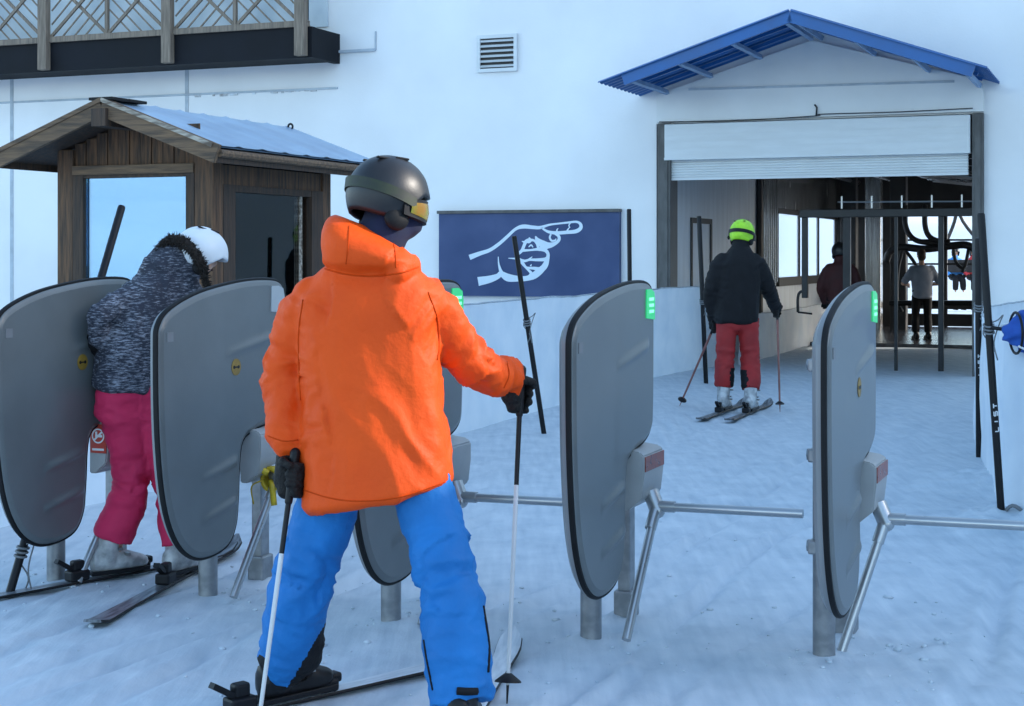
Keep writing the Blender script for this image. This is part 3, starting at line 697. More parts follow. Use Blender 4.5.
# ------------------------------------------------------------------ turnstile gates (local x = u, y = n; origin at post base)
OUT = [(-.55, 1.16), (-.535, 1.26), (-.45, 1.325), (-.24, 1.388), (.05, 1.428), (.27, 1.438), (.42, 1.425), (.47, 1.37), (.476, 1.2), (.47, .9), (.445, .81), (.35, .765), (.2, .74), (.10, .68), (.075, .45), (.055, .33), (-.01, .25), (-.15, .222), (-.29, .243), (-.41, .335), (-.495, .51), (-.54, .8)]
pp = [Vector((a, b, 0)) for a, b in OUT]
def closed(pts, n):
    m = len(pts); out = []
    for i in range(m):
        a, b, c, d = pts[i-1], pts[i], pts[(i+1) % m], pts[(i+2) % m]
        for k in range(n):
            t = k/n; out.append(.5*((2*b)+(c-a)*t+(2*a-5*b+4*c-d)*t*t+(3*b-a-3*c+d)*t**3))
    return out
ring0 = closed(pp, 5); cen = Vector((-.08, .83, 0))
def inset(d):
    out = []; m = len(ring0)
    for i, p in enumerate(ring0):
        t = (ring0[(i+1) % m]-ring0[i-1]).normalized(); nrm = Vector((t.y, -t.x, 0)) # outline runs clockwise -> inward normal
        out.append(p+nrm*d)
    return out
def pring(d, x): return [Vector((x, q.x, q.y)) for q in inset(d)]
def panel_dome(p):                                       # gentle crown + pressed ribs on the face
    x = .004*(1-((p.x+.05)/.6)**2)
    for cy, cz, L, a in ((.16, 1.14, .22, .16), (-.32, .8, .0, .1), (.13, .72, .0, .1), (-.1, .60, .15, .2), (-.1, .42, .15, .2), (-.25, 1.0, .0, .1)):
        if L == 0: continue
        s_ = (p.x-cy); q = (p.y-(cz+s_*a)); e = 1-(abs(s_)/L)**4
        if e > 0: x += .014*e*math.exp(-(q/.018)**2)*(.5+.5*(s_/L+1)/1)
    return x
gate = thing('turnstile_gate', 'x', 'turnstile', GATE_POST[0], -TH, 'ski pass turnstile gates in a row')
mb = MB(); mb.tube([(0, 0, -.12), (0, 0, 1.2)], .043, 20); mb.tube([(0, 0, 1.2), (0, 0, 1.215)], .046, 20); mb.build('post', 'galv', gate, smooth=40)
for z in (.435, .785, 1.13):
    mb = MB(); mb.bx(-.052, .05, -.055, .055, z-.025, z+.025, bev=.006); mb.tube([(-.064, 0, z), (-.05, 0, z)], .024, 6); mb.build('clamp', 'galv', gate)
# shell: back half
mb = MB(); mb.loft([pring(.09, .052), pring(.03, .058), pring(.006, .075), pring(.004, .093)]); ps = mb.build('panel', 'panel_back', gate, smooth=45)
mb = MB(); mb.loft([pring(.008, .0925), pring(-.006, .0945), pring(-.008, .105), pring(-.004, .1135), pring(.006, .115)]); mb.build('rubber_rim', 'rubber', ps, smooth=50)
# face: fine grid clipped to the outline so that the ribs can be pressed in
bm = bmesh.new(); base = [bm.verts.new((q.x, q.y, 0)) for q in inset(.03)]; bm.faces.new(base)
for axis, lo, hi in ((0, -.53, .45), (1, .26, 1.42)):
    k = int((hi-lo)/.009)
    for i in range(k+1):
        c = lo+(hi-lo)*i/k; no = (1, 0, 0) if axis == 0 else (0, 1, 0)
        bmesh.ops.bisect_plane(bm, geom=bm.verts[:]+bm.edges[:]+bm.faces[:], plane_co=(c, c, 0), plane_no=no, dist=1e-6)
bm.verts.index_update()
mb = MB(); mb.add([Vector((.124+panel_dome(q.co), q.co.x, q.co.y)) for q in bm.verts], [[q.index for q in f.verts] for f in bm.faces]); bm.free()
def wr(d, x): return [Vector((x+panel_dome(q), q.x, q.y)) for q in inset(d)]
mb.loft([pring(.004, .105), pring(.005, .115), [Vector((.1205+.0*panel_dome(q), q.x, q.y)) for q in inset(.013)], wr(.0301, .124)], caps=False)
fc = mb.build('face', 'panel_grey', ps, smooth=60)
mb = MB(); mb.bx(.126, .1285, -.5, -.455, 1.185, 1.225); mb.build('small_plate', 'plate', ps)
# lamp in the far top corner
lp = MB(); poly = [(.33, 1.285), (.448, 1.275), (.452, 1.35), (.44, 1.392), (.40, 1.405), (.335, 1.405)]
lp.prism(poly, Vector((0, 1, 0)), Z, X3, (.122, 0, 0), .0095); lam = lp.build('indicator_lamp', 'lamp_on', gate)
for k in range(3):
    lp = MB(); lp.bx(.131, .1335, .365, .43, 1.305+k*.026, 1.318+k*.026, bev=.002); lp.build('led_bar', 'led', lam)
# second, flat post and the turnstile head
mb = MB(); mb.bx(-.02, .035, .4, .475, -.1, .82, bev=.006); mb.bx(-.035, .05, .385, .49, .0, .12, bev=.01); mb.build('rear_post', 'galv', gate)
mb = MB()
hd = [(.06, .5), (.10, .5), (.158, .55), (.17, .65), (.17, .725), (.15, .742), (.06, .755)]
mb.prism(hd, X3, Z, Vector((0, 1, 0)), (0, .17, 0), .28)
mb.bx(.0, .08, .26, .47, .52, .745, bev=.01)
bmx = mb.mesh('h'); bm = bmesh.new(); bm.from_mesh(bmx); bmesh.ops.bevel(bm, geom=[e for e in bm.edges if e.calc_face_angle(0) > .3], offset=.006, segments=2, affect='EDGES'); bm.to_mesh(bmx); bm.free()
hdo = link('turnstile_head', bmx, 'box', gate, smooth=45)
mb = MB(); mb.bx(.168, .174, .18, .445, .66, .722, bev=.002); refl_part = mb.build('reflector_strip', 'amber', hdo)
HUB = Vector((.175, .30, .512))
mb = MB(); ax = Vector((.5, -.25, -.75)).normalized(); mb.tube([HUB+Vector((-.02, .01, .05)), HUB+ax*.035], .034, 14); mb.ell(HUB+ax*.03, (.032, .032, .032), seg=12, rings=8); mb.build('hub', 'steel', gate, smooth=50)
mb = MB(); mb.tube([HUB+Vector((.03, -.01, -.005)), HUB+Vector((.62, 0, .0))], .0185, 14); mb.tube([HUB+Vector((.02, -.01, -.005)), HUB+Vector((.09, -.008, -.004))], .024, 14); mb.build('arm', 'steel', gate, smooth=40)
mb = MB(); mb.tube([HUB+Vector((.01, -.02, -.02)), HUB+Vector((-.01, -.35, -.485))], .0185, 14); mb.tube([HUB+Vector((.01, -.015, -.015)), HUB+Vector((.003, -.07, -.09))], .024, 14); mb.build('arm', 'steel', gate, smooth=40)
def copy_tree(o, parent=None):
    c = o.copy(); col.objects.link(c); c.parent = parent
    for ch in list(o.children): copy_tree(ch, c)
    return c
GL = ['leftmost grey turnstile gate with a red label on its head', 'grey turnstile gate with yellow tape, left of the orange skier',
      'grey turnstile gate mostly hidden behind the orange skier', 'grey turnstile gate with green lamp, between sign and middle lane',
      'rightmost grey turnstile gate with round bolts on its post']
gates = []
for i, p in enumerate(GATE_POST):
    c = gate if i == 0 else copy_tree(gate); c.location = p; c['label'] = GL[i]; gates.append(c)
def sub(o, nm):
    for ch in o.children_recursive:
        if ch.name.split('.')[0] == nm: return ch
for i in (0, 1):
    l = sub(gates[i], 'indicator_lamp')
    for q in list(l.children): bpy.data.objects.remove(q)
    l.data = l.data.copy(); l.data.materials[0] = M['lamp_off']
for i in (0, 1, 2):
    bpy.data.objects.remove(sub(gates[i], 'reflector_strip'))
ga = [c for c in gates[4].children if c.name.startswith('arm')]
ga = max(ga, key=lambda o: -min(v.co.z for v in o.data.vertices))
mb = MB(); mb.tube([HUB+Vector((.01, -.015, -.02)), HUB+Vector((-.14, -.2, -.54))], .0185, 14); mb.tube([HUB+Vector((.01, -.012, -.015)), HUB+Vector((-.013, -.042, -.095))], .024, 14)
ga.data = mb.mesh('arm'); ga.data.materials.append(M['steel']); ga.data.polygons.foreach_set('use_smooth', [True]*len(ga.data.polygons)); ga.data.set_sharp_from_angle(angle=R(40))
for i in (0, 1, 4):                                      # round yellow stickers
    mb = MB(); n = 28; c = Vector((.1292, .03, 1.045))
    mb.tube([c, c+Vector((.0012, 0, 0))], .038, n)
    st = mb.build('round_sticker', 'yellow_st', sub(gates[i], 'panel'), smooth=40)
    mb = MB(); mb.bx(.1308, .1316, .014, .046, 1.042, 1.048)
    for y in (.012, .048): mb.tube([(.1308, y, 1.045), (.1317, y, 1.045)], .008, 10)
    mb.build('sticker_mark', 'black', st)
# red label with the white round pictogram on the head of the leftmost gate
h0 = sub(gates[0], 'turnstile_head')
mb = MB(); mb.bx(.07, .162, .1655, .1685, .60, .738); lb = mb.build('warning_label', 'red_label', h0)
mb = MB(); c = Vector((.116, .1645, .682)); n = 26
for r0, r1 in ((.036, .029),):
    vs = []
    for k in range(n):
        a = 2*math.pi*k/n; vs += [c+Vector((math.cos(a)*r0, 0, math.sin(a)*r0)), c+Vector((math.cos(a)*r1, 0, math.sin(a)*r1))]
    mb.add(vs, [(2*k, 2*((k+1) % n), 2*((k+1) % n)+1, 2*k+1) for k in range(n)])
mb.box(c, (.066, .0012, .009), (Vector((.75, 0, .66)), Y3, Vector((-.66, 0, .75)))); mb.box(c+Vector((.004, 0, .0)), (.04, .001, .012)); mb.box(c+Vector((-.01, -.0004, .012)), (.012, .001, .018))
mb.bx(.082, .15, .164, .1652, .612, .622); mb.build('label_pictogram', 'white', lb)
# yellow tape knotted on the second gate
pt = GATE_POST[1]+U*HUB.x+N*HUB.y+Z*HUB.z
mb = MB()
for k in range(4): mb.tube([pt+(U*math.cos(a)*.042+Z*math.sin(a)*.05)+N*(-.05+.015*k) for a in [2*math.pi*j/14 for j in range(15)]], .012, 6)
for dx in (-.09, .02): 
    q = crom([pt+U*dx*.3-N*.06, pt+U*dx+U*.02-N*.1-Z*.03, pt+U*(dx+.03)-N*.1-Z*.11], 5); mb.tube(q, .014, 4, oval=.25)
mb.tube(crom([pt-N*.07+Z*.03, pt-U*.06-N*.09+Z*.06, pt-U*.11-N*.08+Z*.03], 5), .016, 6)
tag(mb.build('tape_ribbon', 'tape', org=pt, smooth=True), 'crumpled yellow tape knotted around the turnstile hub', 'tape')

# ------------------------------------------------------------------ fences and stakes
def net(name, pts, h, label, sag=.03):
    """sheet hung along ground points pts"""
    P = []
    for a, b in zip(pts[:-1], pts[1:]):
        k = max(2, int((b-a).length/.12))
        P += [a+(b-a)*(i/k) for i in range(k)]
    P.append(pts[-1]); m = 10; mb = MB(); vs = []
    for i, p in enumerate(P):
        d = (P[min(i+1, len(P)-1)]-P[max(i-1, 0)]).normalized(); s = Vector((d.y, -d.x, 0))
        for k in range(m+1):
            z = -.08+(h+.08+.012*noise.noise(Vector((i*.16, 0, 1))))*k/m
            vs.append(p+Z*(z+gz(p.x, p.y)*.5)+s*(.02*noise.noise(Vector((i*.2, k*.25, 2)))+.012*noise.noise(Vector((i*.5, k*.6+i*.3, 5)))))
    mb.add(vs, [(i*(m+1)+k, (i+1)*(m+1)+k, (i+1)*(m+1)+k+1, i*(m+1)+k+1) for i in range(len(P)-1) for k in range(m)])
    for i in range(0, len(P)-1):                            # rope along the top edge
        mb.tube([vs[i*(m+1)+m], vs[(i+1)*(m+1)+m]], .008, 5, 1)
    return tag(mb.build(name, ['net', 'seam'], org=pts[0].copy(), smooth=True), label, 'net fence')
f0 = gp(440, 439); f1 = gp(655, 377.5); f2 = P0+N*.9+U*.55
net('net_fence', [f0-N*1.2, f0, f1, f2], 1.12, 'white snow net fence running from the gates to the door')
b0 = P0+U*.75+N*1.2; b1 = P0+U*.75+N*8.4
net('net_fence', [b0, b1], .66, 'low white net along the inside of the tunnel')
w0 = gp(-120, 560); w1 = gp(0, 527)
net('net_fence', [w0, w1, w1+N*1.6], 1.05, 'white net fence behind the leftmost gate')
r0 = gp(974, 440); r1 = gp(1004, 520); r2 = Vector((3.6, 6.6, 0))
net('net_fence', [r0+N*3+U*.3, r0, r1, r2], 1.1, 'white net fence at the right edge beside the black stakes')
def stake(top, bot, label, marks=False, r=.022, tie_t=.42, bottom_tie=False):
    t = thing('fence_stake', label, 'stake', bot, 0, 'black fence stakes', world=True)
    mb = MB(); d = (bot-top).normalized(); mb.tube([top, top+d*.01, bot-d*.0, bot+d*.12], [r*.8, r, r, r*.7], 12); mb.build('shaft', 'black', t, smooth=40)
    p = top+(bot-top)*tie_t; x, y = basis(d); mb = MB()
    for k in range(3):
        q = p+d*(k*.02); mb.tube([q+x*math.cos(a)*(r+.006)+y*math.sin(a)*(r+.006)+d*.01*math.sin(a) for a in [2*math.pi*i/12 for i in range(13)]], .006, 5)
    sd = U
    mb.tube(crom([p-d*.01, p+sd*.05+Z*.03, p+sd*.08+Z*.06, p+sd*.06+Z*.01, p+sd*.03-Z*.1, p+sd*.05-Z*.2], 4), .004, 5)
    mb.tube(crom([p-d*.01, p-sd*.03-Z*.05, p+sd*.03-Z*.13, p-Z*.2+sd*.01], 4), .004, 5)
    if bottom_tie:
        mb.build('cord_tie', 'plate', t, smooth=True); mb = MB(); q = bot-d*.05; mb.tube(crom([q, q+sd*.06+Z*.06, q+sd*.12+Z*.02, q+sd*.1-Z*.04], 4), .012, 6)
    mb.build('cord_tie', 'plate', t, smooth=True)
    if marks:
        mb = MB(); fwd = Vector((0, -1, 0)); side = d.cross(fwd).normalized(); front = side.cross(d).normalized(); front = front if front.y < 0 else -front
        pen = .003
        base = top+(bot-top)*marks+front*(r+.0012)
        segs = {'L': [((0, 0), (1, 0)), ((0, 0), (0, .7))], 'I': [((0, .35), (1, .35))], 'S': [((1, 0), (1, .7)), ((.5, 0), (.5, .7)), ((0, 0), (0, .7)), ((.5, 0), (1, 0)), ((0, .7), (.5, .7))], 'T': [((0, .35), (1, .35)), ((1, 0), (1, .7))]}
        o_ = 0
        for ch in 'LIST':
            for (a0, b0_), (a1, b1_) in segs[ch]:
                q0 = base+side*((a0-.5)*.02)+d*(o_-b0_*.035); q1 = base+side*((a1-.5)*.02)+d*(o_-b1_*.035)
                mb.bar(q0, q1, .006, .002, up=front)
            o_ -= .045
        mb.build('stake_lettering', 'white', t)
    return t
stake(at(514, 236, 13.2), at(544, 434, 13.35), 'leaning black stake in front of the pointing hand sign')
stake(at(629, 209, 16.4), at(631, 412, 16.5), 'upright black stake behind the gate with the green lamp', r=.024, tie_t=.38)
stake(at(699, 216, 18.6), at(706, 383, 18.8), 'black stake beside the skier with the lime helmet', r=.028, tie_t=.5)
stake(at(122, 206, 7.75), at(8, 599, 7.0), 'leaning black stake behind the leftmost gate', r=.02, tie_t=.88)
stake(at(978, 238, 11.7), at(979, 456, 11.95), 'farther black stake by the door, right side', marks=.62, r=.024, tie_t=.3, bottom_tie=True)
stake(at(981, 213, 8.9), at(1002, 524, 8.93), 'nearer black stake at right with white lettering', marks=.7, r=.022, tie_t=.36, bottom_tie=True)
# blue tarp bundle tied to the net at the right
c = at(1022, 333, 8.86)
mb = MB(); mb.capsule([c+Vector((-.07, 0, .0)), c+Vector((0, 0, .01)), c+Vector((.16, .0, -.005))], [.05, .115, .125], 18)
me = organic(mb, .012, 4, lambda q: .022*(1-abs(noise.noise(Vector((q.x*7, q.y*7, q.z*22))))*2)-.008, 'tarp_bundle', c)
tb = thing('tarp_bundle', 'rolled blue tarp bundle with white hem tied at right edge', 'tarp', c)
link('tarp', me, 'bag', tb)
mb = MB(); mb.tube([c-c+Vector((-.035, math.cos(a)*.118-.0, math.sin(a)*.118)) for a in [2*math.pi*i/20 for i in range(21)]], .008, 6); mb.tube([Vector((-.1, 0, .02)), Vector((-.17, 0.02, .03))], .012, 6); mb.build('strap', 'black', tb, smooth=True)
mb = MB(); mb.tube(crom([Vector((-.05, -.09, -.07)), Vector((.02, -.1, -.1)), Vector((.12, -.1, -.11))], 6), .012, 6, oval=.6); mb.build('hem', 'white', tb, smooth=True)

# ------------------------------------------------------------------ skis and poles
def ski(label, boot, direction, top='ski_top', front=.95, back=.75, binding='black', group='skis on the snow', bind=True):
    d = Vector((direction.x, direction.y, 0)).normalized(); s = Vector((d.y, -d.x, 0)); b = Vector((boot.x, boot.y, max(gz(boot.x+d.x*q, boot.y+d.y*q) for q in (-back*.9, -back*.5, -.2, 0, .2, front*.5))-.004))
    t = thing('ski', label, 'ski', b, math.atan2(d.y, d.x)-math.pi/2, group)
    mb = MB(); rings = []; n = 28
    for i in range(n+1):
        y = -back+(front+back)*i/n; q = (y+back)/(front+back)
        w = .032+.022*abs((q-.48)*2)**1.8
        if q > .93: w *= math.sqrt(max(0.02, 1-((q-.93)/.07)**2))
        if q < .02: w *= .75
        z = .012+(.055*((q-.88)/.12)**2 if q > .88 else 0)+(.015*((.04-q)/.04) if q < .04 else 0)
        rings.append([Vector((-w, y, z)), Vector((w, y, z)), Vector((w, y, z+.006)), Vector((w*.93, y, z+.012)), Vector((-w*.93, y, z+.012)), Vector((-w, y, z+.006))])
    vs = [v for r in rings for v in r]; fs = []; 
    mb.loft(rings)
    for k, p in enumerate(mb.f): 
        if len(p) == 4 and k % 6 in (0, 1, 5, 2, 4): mb.m[k] = 1
    mb.build('ski_body', [top, 'black'], t)
    if bind:
        mb = MB(); mb.bx(-.035, .035, .12, .2, .024, .07, bev=.01); mb.bx(-.025, .025, .16, .22, .05, .085, bev=.01); mb.build('toe_binding', binding, t)
        mb = MB(); mb.bx(-.035, .035, -.24, -.14, .024, .075, bev=.01); mb.bx(-.022, .022, -.22, -.16, .07, .12, bev=.01); mb.bar((0, -.2, .07), (0, -.3, .13), .03, .02); mb.build('heel_binding', binding, t)
    return t
def pole(label, top, tip, upper='black', lower='alu', split=.35, grip='black', group='ski poles', r=.0085):
    d = (tip-top).normalized(); t = thing('ski_pole', label, 'ski pole', tip, 0, group, world=True)
    a = top+d*.14; m = top+(tip-top)*split; e = tip-d*.06
    mb = MB(); mb.tube([a, m], [r*1.1, r], 12, 0); mb.tube([m, e], [r, r*.8], 12, 1); mb.tube([e, tip+d*.02], [r*.6, .002], 8, 0); mb.build('shaft', [upper, lower], t, smooth=40)
    mb = MB(); mb.capsule([top-d*.01, top+d*.02, top+d*.05, top+d*.08, top+d*.11, top+d*.15], [.018, .017, .0145, .0165, .0145, .013], 12); mb.build('grip', grip, t, smooth=True)
    x, y = basis(d); mb = MB(); q = tip-d*.075
    mb.tube([q-d*.025, q, q+d*.006], [.012, .045, .047], 16); mb.build('basket', 'black', t, smooth=40)
    return t

# ------------------------------------------------------------------ people
def hand_grip(mb, wrist, centre, axis, k=1.):
    """gloved fist closed round a pole: palm, four curled fingers and a thumb"""
    ax = axis.normalized(); w = (wrist-centre); w = (w-ax*w.dot(ax)); x = w.normalized(); y = ax.cross(x)
    c = centre
    mb.capsule([wrist, c+x*.05*k], [.036*k, .036*k], 10)
    mb.capsule([c+x*.036*k+ax*.032*k, c+x*.036*k-ax*.036*k], [.026*k, .024*k], 10)
    for i, (o_, fr, L) in enumerate(((-.042, .0135, 1.), (-.015, .0145, 1.08), (.013, .0145, 1.05), (.04, .0125, .92))):
        pts = []
        for s_ in range(9):
            a = (-.35+s_/8*3.9*L); rr = .032*k
            pts.append(c-ax*(o_*k)*-1+x*math.cos(a)*rr+y*math.sin(a)*rr)
        mb.capsule(pts, [fr*k]*9, 8)
    pts = [c+x*.04*k-ax*.045*k-y*.01*k, c-ax*.055*k-y*.03*k+x*.015*k, c-ax*.05*k-y*.042*k-x*.012*k, c-ax*.042*k-y*.03*k-x*.035*k]
    mb.capsule(pts, [.016*k, .016*k, .0145*k, .012*k], 8)
def hand_relaxed(mb, wrist, dirn, palm_n, k=1.):
    d = dirn.normalized(); n_ = (palm_n-d*palm_n.dot(d)).normalized(); s = d.cross(n_)
    mb.capsule([wrist, wrist+d*.05*k], [.033*k, .036*k], 10)
    for i, L in enumerate((.085, .095, .09, .07)):
        b = wrist+d*.06*k+s*((i-1.5)*.022*k)
        p = [b, b+d*L*.5*k+n_*.008*k, b+d*L*.8*k+n_*.03*k, b+d*L*.9*k+n_*.05*k]
        mb.capsule(p, [.015*k, .0145*k, .013*k, .011*k], 8)
    b = wrist+d*.02*k-s*.03*k; mb.capsule([b, b+d*.04*k-s*.025*k+n_*.01*k, b+d*.07*k-s*.03*k+n_*.025*k], [.017*k, .016*k, .012*k], 8)
def boot_mesh(ankle, toe, k=1., nb=4):
    d = Vector((toe.x, toe.y, 0)).normalized(); s = Vector((d.y, -d.x, 0)); a = Vector((ankle.x, ankle.y, max(gz(ankle.x+d.x*q, ankle.y+d.y*q) for q in (-.5, -.2, 0, .2, .4))+.03))
    mb = MB()
    def ring(y, z, w, h): return [a+d*y+s*(w*math.cos(q))+Z*(z+h*math.sin(q)) for q in [2*math.pi*i/14 for i in range(14)]]
    mb.loft([ring(-.115*k, .075*k, .02*k, .035*k), ring(-.105*k, .07*k, .042*k, .062*k), ring(-.04*k, .07*k, .046*k, .068*k), ring(.04*k, .062*k, .048*k, .06*k), ring(.11*k, .05*k, .05*k, .046*k), ring(.165*k, .042*k, .042*k, .034*k), ring(.19*k, .04*k, .02*k, .02*k)])
    if nb == 4: mb.capsule([a+Z*.08*k-d*.035*k, a+Z*.2*k-d*.015*k, a+Z*.3*k+d*.02*k], [.062*k, .066*k, .068*k], 14)
    else: mb.capsule([a+Z*.07*k-d*.035*k, a+Z*.13*k-d*.025*k], [.06*k, .056*k], 14)
    me = organic(mb, .009*k, 3)
    extra = []
    q = MB(); q.box(a+d*.035*k+Z*.008*k, (.085*k, .31*k, .02*k), (s, d, Z), 0, .004); extra.append(('boot_sole', q, 'black'))
    for y, z, w in ((.09, .095, .05), (.05, .125, .05), (.06, .19, .08), (.06, .25, .08))[:nb]:
        q = MB(); q.box(a+d*(y-.03)*k+s*.045*k+Z*z*k, (w*k, .02*k, .014*k), (s, d, Z), 0); extra.append(('buckle', q, 'buckle'))
    return me, extra
def head_parts(root, H, face, up, kind, hm, gog=True, k=1., hair=None, skinm='skin', strapm='strap_green'):
    """head in its own frame: x right, y where the person looks, z up"""
    y = face.normalized(); z = (up-y*up.dot(y)).normalized(); x = y.cross(z); A = (x, y, z); org = ORG[root.name]
    def W(a, b, c): return H+x*(a*k)+y*(b*k)+z*(c*k)
    if kind == 'helmet':
        mb = MB(); nA, nR = 48, 16; vs = []
        for i in range(nA):
            az = 2*math.pi*i/nA; f = math.cos(az)                          # 1 = front
            zl = .004 if f > .6 else (-.08 if f < .0 else .004-(.6-f)/.6*.084)
            if f < -.55: zl = -.08+(-.55-f)*.04
            e0 = math.asin(max(-1, min(1, zl/.135)))
            for j in range(nR+1):
                e = e0+(math.pi/2-e0)*j/nR
                r_ = 1+(.018*math.exp(-((j-0)/1.3)**2))
                rid = 1+.012*math.exp(-((abs(math.sin(az))*math.cos(e)-.42)/.05)**2)
                bb = .148 if f > 0 else .142
                vs.append(W(math.sin(az)*math.cos(e)*.122*r_*rid, f*math.cos(e)*bb*r_*rid, math.sin(e)*.138*rid))
        fs = [(i*(nR+1)+j, ((i+1) % nA)*(nR+1)+j, ((i+1) % nA)*(nR+1)+j+1, i*(nR+1)+j+1) for i in range(nA) for j in range(nR)]
        mb.add(vs, fs)
        me = mb.mesh('helmet', org); bm = bmesh.new(); bm.from_mesh(me); bmesh.ops.remove_doubles(bm, verts=bm.verts[:], dist=.0006)
        bmesh.ops.recalc_face_normals(bm, faces=bm.faces[:]); bm.to_mesh(me); bm.free()
        ho = link('helmet', me, hm, root, smooth=True)
        sd = ho.modifiers.new('shell', 'SOLIDIFY'); sd.thickness = .014*k; sd.offset = -1
        for sx in (-1, 1):
            mb = MB(); mb.ell(W(sx*.094, -.005, -.085), (.022*k, .045*k, .04*k), A); mb.build('ear_pad', 'rubber', ho, smooth=True)
        for sx in (-1, 1):                                               # vents
            for yy in (-.05, .02):
                mb = MB(); mb.box(W(sx*.05, yy, math.sqrt(max(0, 1-(.05/.122)**2-(yy/.145)**2))*.138+.001), (.014*k, .05*k, .008*k), A, 0, .003); mb.build('vent', 'black', ho)
        if gog:
            g_ = MB(); n = 24; L = []
            def band(az, z0, off): return W(math.sin(az)*(.108+off), math.cos(az)*(.128+off), z0)
            for side in (1,):
                seq = [band(R(-75)+R(150)*i/n, 0, .0) for i in range(n+1)]
            rings = []
            for i in range(n+1):
                az = R(-88)+R(176)*i/n; hh = .038*(1-.35*abs((i-n/2)/(n/2))**3)
                rings.append([band(az, -.046-hh, -.006), band(az, -.046-hh, .016), band(az, -.046+hh, .016), band(az, -.046+hh, -.006)])
            g_.loft(rings); go = g_.build('goggles', 'black', root, smooth=40)
            g_ = MB(); vs = []
            for i in range(n-1):
                az = R(-78)+R(156)*i/(n-2); hh = .028*(1-.4*abs((i-(n-2)/2)/((n-2)/2))**3)
                vs += [band(az, -.046-hh, .0175), band(az, -.046, .022), band(az, -.046+hh, .0175)]
            g_.add(vs, [(3*i+j, 3*i+3+j, 3*i+4+j, 3*i+1+j) for i in range(n-2) for j in range(2)]); g_.build('lens', 'lens', go, smooth=True)
            g_ = MB(); rings = []
            for i in range(40):
                az = R(70)+R(220)*i/39; zz = -.03+.06*math.sin(math.pi*i/39)
                e = math.asin(max(-1, min(1, zz/.138))); ce = math.cos(e)*1.035
                bb = .148 if math.cos(az) > 0 else .142
                def q(dz, off): return W(math.sin(az)*(.122*ce+off), math.cos(az)*(bb*ce+off), zz+dz)
                rings.append([q(-.018, .001), q(-.018, .004), q(.018, .003), q(.018, .0)])
            g_.loft(rings); g_.build('strap', strapm, go, smooth=40)
            g_ = MB(); g_.ell(W(-.118, -.055, -.045), (.012*k, .022*k, .022*k), A); g_.ell(W(-.129, -.057, -.045), (.006*k, .010*k, .010*k), A, 12, 8, 1); g_.build('ear_button', ['black', 'buckle'], ho, smooth=True)
    if hair:
        mb = MB(); mb.ell(W(0, -.012, .03), (.086*k, .108*k, .1*k), A); mb.ell(W(0, -.045, -.03), (.08*k, .07*k, .085*k), A)
        me = organic(mb, .01, 2, lambda q: .004*noise.noise(q*60), 'hair', org); link('hair' if hair == 'hair' else 'cap', me, hair if hair == 'hair' else hair, root)
    if kind == 'bare' or True:
        mb = MB()
        for sx in (-1, 1): mb.ell(W(sx*.032, .083, .0), (.011*k, .007*k, .006*k), A, 10, 6, 0)
        mb.build('eyes', 'black', root, smooth=True)
        mb = MB(); mb.ell(W(0, .088, -.062), (.022*k, .006*k, .006*k), A, 10, 6); mb.build('mouth', 'maroon', root, smooth=True)
def head_shape(mb, H, face, up, k=1.):
    y = face.normalized(); z = (up-y*up.dot(y)).normalized(); x = y.cross(z); A = (x, y, z)
    def W(a, b, c): return H+x*(a*k)+y*(b*k)+z*(c*k)
    mb.ell(W(0, -.012, .025), (.077*k, .096*k, .093*k), A); mb.ell(W(0, .02, -.045), (.062*k, .066*k, .075*k), A)
    mb.ell(W(0, .092, -.022), (.013*k, .018*k, .024*k), A, 10, 8); mb.ell(W(0, .055, -.095), (.03*k, .026*k, .022*k), A, 12, 8)
    for sx in (-1, 1): mb.ell(W(sx*.078, -.01, -.015), (.01*k, .02*k, .032*k), A, 10, 8)
    return W
def sring(c, L, D, a, b, n=28, e=2.4):
    out = []
    for i in range(n):
        q = 2*math.pi*i/n; cs_, sn = math.cos(q), math.sin(q)
        out.append(c+L*(a*math.copysign(abs(cs_)**(2/e), cs_))+D*(b*math.copysign(abs(sn)**(2/e), sn)))
    return out
